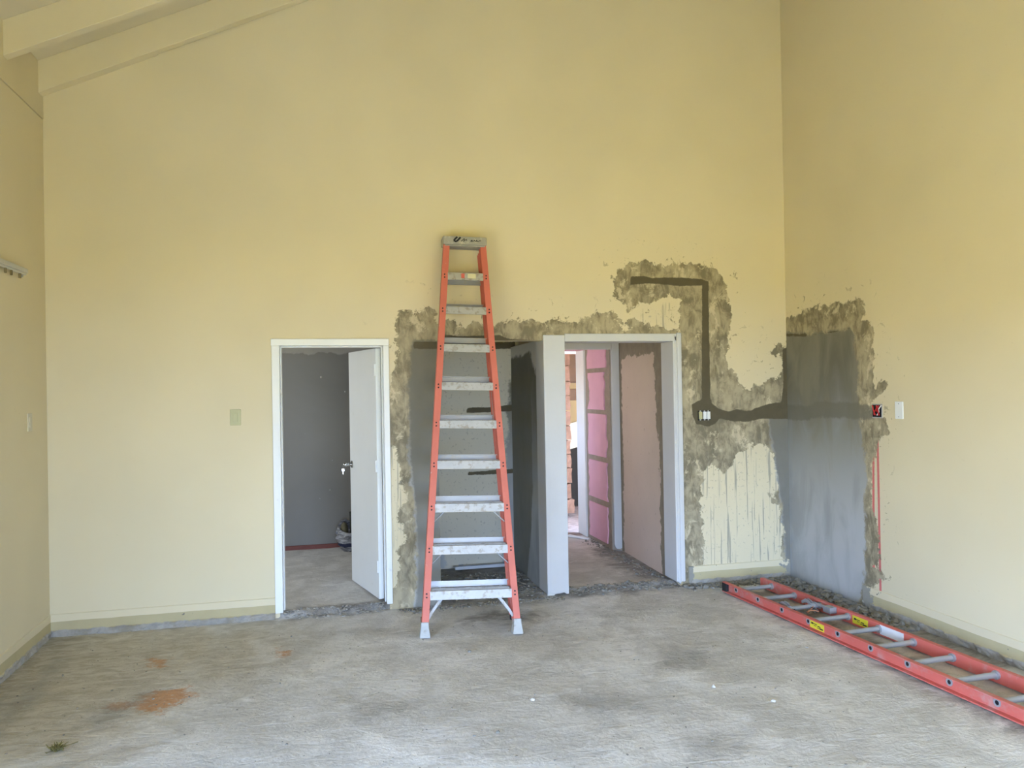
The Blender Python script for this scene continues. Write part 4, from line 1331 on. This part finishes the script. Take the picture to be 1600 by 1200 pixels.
M_dark = plain('dark green black cloth', (0.035, 0.037, 0.028), 0.8, scale=20, lo=0.5, hi=1.6)
bm = bmesh.new()
bmesh.ops.create_cone(bm, cap_ends=True, segments=12, radius1=0.04, radius2=0.013, depth=0.25)
rnd = random.Random(9)
for v in bm.verts:
    v.co.x += 0.03 * (v.co.z > 0) * -1 + rnd.uniform(-1, 1) * 0.004
o = finish('bottle', bm, M_dark, None, 0.01)
o.location = (SX + 0.012, SY - 0.02, SZ + 0.27)
thing(o, 'dark pointed bottle like object sticking up out of the grey sack', 'rubbish')
lump('rubbish_lump', (SX - 0.085, SY - 0.03, SZ + 0.21), 0.042, 0.045, 0.07, plain('yellow tan wrapper', (0.17, 0.15, 0.085), 0.6, scale=14, lo=0.6, hi=1.4), 'tan and yellow lump in the mouth of the grey sack', 'rubbish', 4)
lump('cloth_rag', (SX + 0.095, SY - 0.07, SZ + 0.235), 0.04, 0.04, 0.035, plain('grey rag', (0.13, 0.13, 0.12), 0.9, scale=14, lo=0.6, hi=1.4), 'dark grey rag in the sack mouth nearest the door', 'rag', 6)

# ------------------------------------------------------------------ metal strips on the niche floor
for k, (a, b, lab) in enumerate((((1.185, 1.215, 0.006), (1.74, 1.246, 0.006), 'rear shiny metal channel on the niche floor behind the step ladder'), ((1.138, 1.11, 0.006), (1.671, 1.114, 0.006), 'front shiny metal channel on the niche floor behind the step ladder'))):
    bm = bmesh.new()
    a, b = Vector(a), Vector(b)
    d = (b - a).normalized()
    s = Vector((d.y, -d.x, 0))
    for o_, w_, h0, h1 in ((0, 0.035, 0, 0.003), (-0.016, 0.003, 0, 0.028), (0.016, 0.003, 0, 0.028)):
        p, q_ = a + s * o_, b + s * o_
        bar(bm, p + Vector((0, 0, (h0 + h1) / 2)), q_ + Vector((0, 0, (h0 + h1) / 2)), w_, h1 - h0)
    thing(finish('metal_channel', bm, M_alu), lab, 'metal strip')

# streak of sunlight on the corridor floor, built as a white strip
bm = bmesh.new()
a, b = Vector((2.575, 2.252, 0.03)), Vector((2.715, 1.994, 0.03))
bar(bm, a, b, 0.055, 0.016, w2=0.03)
thing(finish('sun_streak', bm, plain('sun streak white', (0.85, 0.83, 0.80), 0.5), None, 0.003), 'white strip standing in for a streak of sunlight at the end of the pink corridor', 'strip')

# ------------------------------------------------------------------ rubble and small litter
rs = np.random.RandomState(21)
M_dust = plain('dusty mortar', (0.36, 0.335, 0.285), 0.95, scale=25, lo=0.6, hi=1.25, bump=0.4)


def scatter(n, fx_, fy_, lo, hi, power=2.5):
    out = []
    for _ in range(n):
        x, y = fx_(rs), fy_(rs)
        s = lo + (hi - lo) * rs.rand() ** power
        out.append((x, y, fz(x, y) + s * 0.25, s))
    return out


def stuff(name, spots, lab, m=None, seed=1):
    o = rocks(name, spots, m or M_rubble, seed)
    o['kind'] = 'stuff'
    o['label'] = lab
    o['category'] = 'rubble'
    return o


stuff('rubble', scatter(1100, lambda r: XR - 0.03 - abs(r.normal(0, 0.085)), lambda r: -0.03 - 1.5 * r.rand() ** 1.3, 0.004, 0.034), 'crushed mortar crumbs along the foot of the right wall behind the long ladder', seed=2)
stuff('rubble', scatter(700, lambda r: 2.85 + 0.68 * r.rand(), lambda r: -0.02 - abs(r.normal(0, 0.05)), 0.004, 0.026), 'mortar crumbs along the back wall between the corridor door and the corner', seed=3)
stuff('rubble', scatter(420, lambda r: 1.86 + 0.95 * r.rand(), lambda r: 0.06 + r.normal(0, 0.05), 0.003, 0.017), 'mortar crumbs across the corridor door threshold', seed=4)
stuff('rubble', scatter(420, lambda r: -0.30 + 0.72 * r.rand(), lambda r: 0.02 + r.normal(0, 0.04), 0.003, 0.014), 'mortar crumbs across the threshold of the open white door', M_dust, seed=5)
stuff('rubble', scatter(750, lambda r: 0.9 + 0.79 * r.rand() ** 0.6, lambda r: 0.05 + 0.9 * r.rand() ** 1.2, 0.003, 0.018), 'mortar crumbs on the floor of the niche', seed=6)
stuff('rubble', scatter(420, lambda r: 2.79 - abs(r.normal(0, 0.07)), lambda r: 0.25 + 1.8 * r.rand(), 0.003, 0.016), 'mortar crumbs along the right side of the corridor', seed=7)
stuff('rubble', scatter(500, lambda r: 0.52 + 1.28 * r.rand(), lambda r: -0.02 - abs(r.normal(0, 0.06)), 0.003, 0.014), 'mortar crumbs at the foot of the grey wall behind the step ladder', seed=8)
stuff('crumbs', scatter(1500, lambda r: -1.7 + 4.6 * r.rand(), lambda r: -0.35 - 4.0 * r.rand(), 0.0018, 0.0065, 3.5), 'tiny crumbs of mortar spread over the concrete floor', seed=9)
for (px_, py_, s, lab, mm) in [(2.046, -2.046, 0.013, 'white pebble on the open floor left of the long ladder', M_pebble), (1.048, -1.953, 0.016, 'flat tan pebble on the bare floor in front of the step ladder', M_pebble), (2.912, -1.615, 0.009, 'white chip on the floor close to the near rail of the long ladder', M_pebble), (0.864, -1.124, 0.011, 'dark grey pebble between the feet of the step ladder', M_rubble), (0.789, -2.282, 0.011, 'dark pebble near the lower edge of the picture, centre', M_rubble), (2.249, -2.305, 0.010, 'small pale pebble right of the white one on the open floor', M_pebble), (3.778, -1.020, 0.011, 'white chip beside the foot of the right wall', M_pebble), (-1.517, -0.844, 0.010, 'dark pebble on the floor near the left wall', M_rubble), (-0.235, -0.466, 0.010, 'brown pebble on the floor in front of the open white door', M_rubble)]:
    o = rocks('pebble', [(0, 0, 0, s)], mm, seed=int(px_ * 100) % 97)
    o.location = (px_, py_, fz(px_, py_) + s * 0.35)
    thing(o, lab, 'pebble')
# dry tuft lower left
tx, ty = (-1.232, -1.912)
bm = bmesh.new()
rnd = random.Random(12)
for k in range(90):
    a = rnd.uniform(0, 6.283)
    r_ = abs(rnd.gauss(0, 0.017))
    b0 = Vector((r_ * math.cos(a), r_ * math.sin(a), 0.002))
    b1 = b0 + Vector((rnd.gauss(0, 0.017), rnd.gauss(0, 0.017), rnd.uniform(0.004, 0.022)))
    bar(bm, b0, b1, 0.008, 0.0015, w2=0.002)
bar(bm, (0.01, 0.0, 0.008), (0.075, 0.055, 0.006), 0.003, 0.002)
o = finish('dry_leaf', bm, plain('olive dry leaf', (0.15, 0.13, 0.045), 0.9, scale=20, lo=0.6, hi=1.5))
o.location = (tx, ty, fz(tx, ty))
thing(o, 'small olive green leaf tuft lying on the floor at lower left', 'leaf')
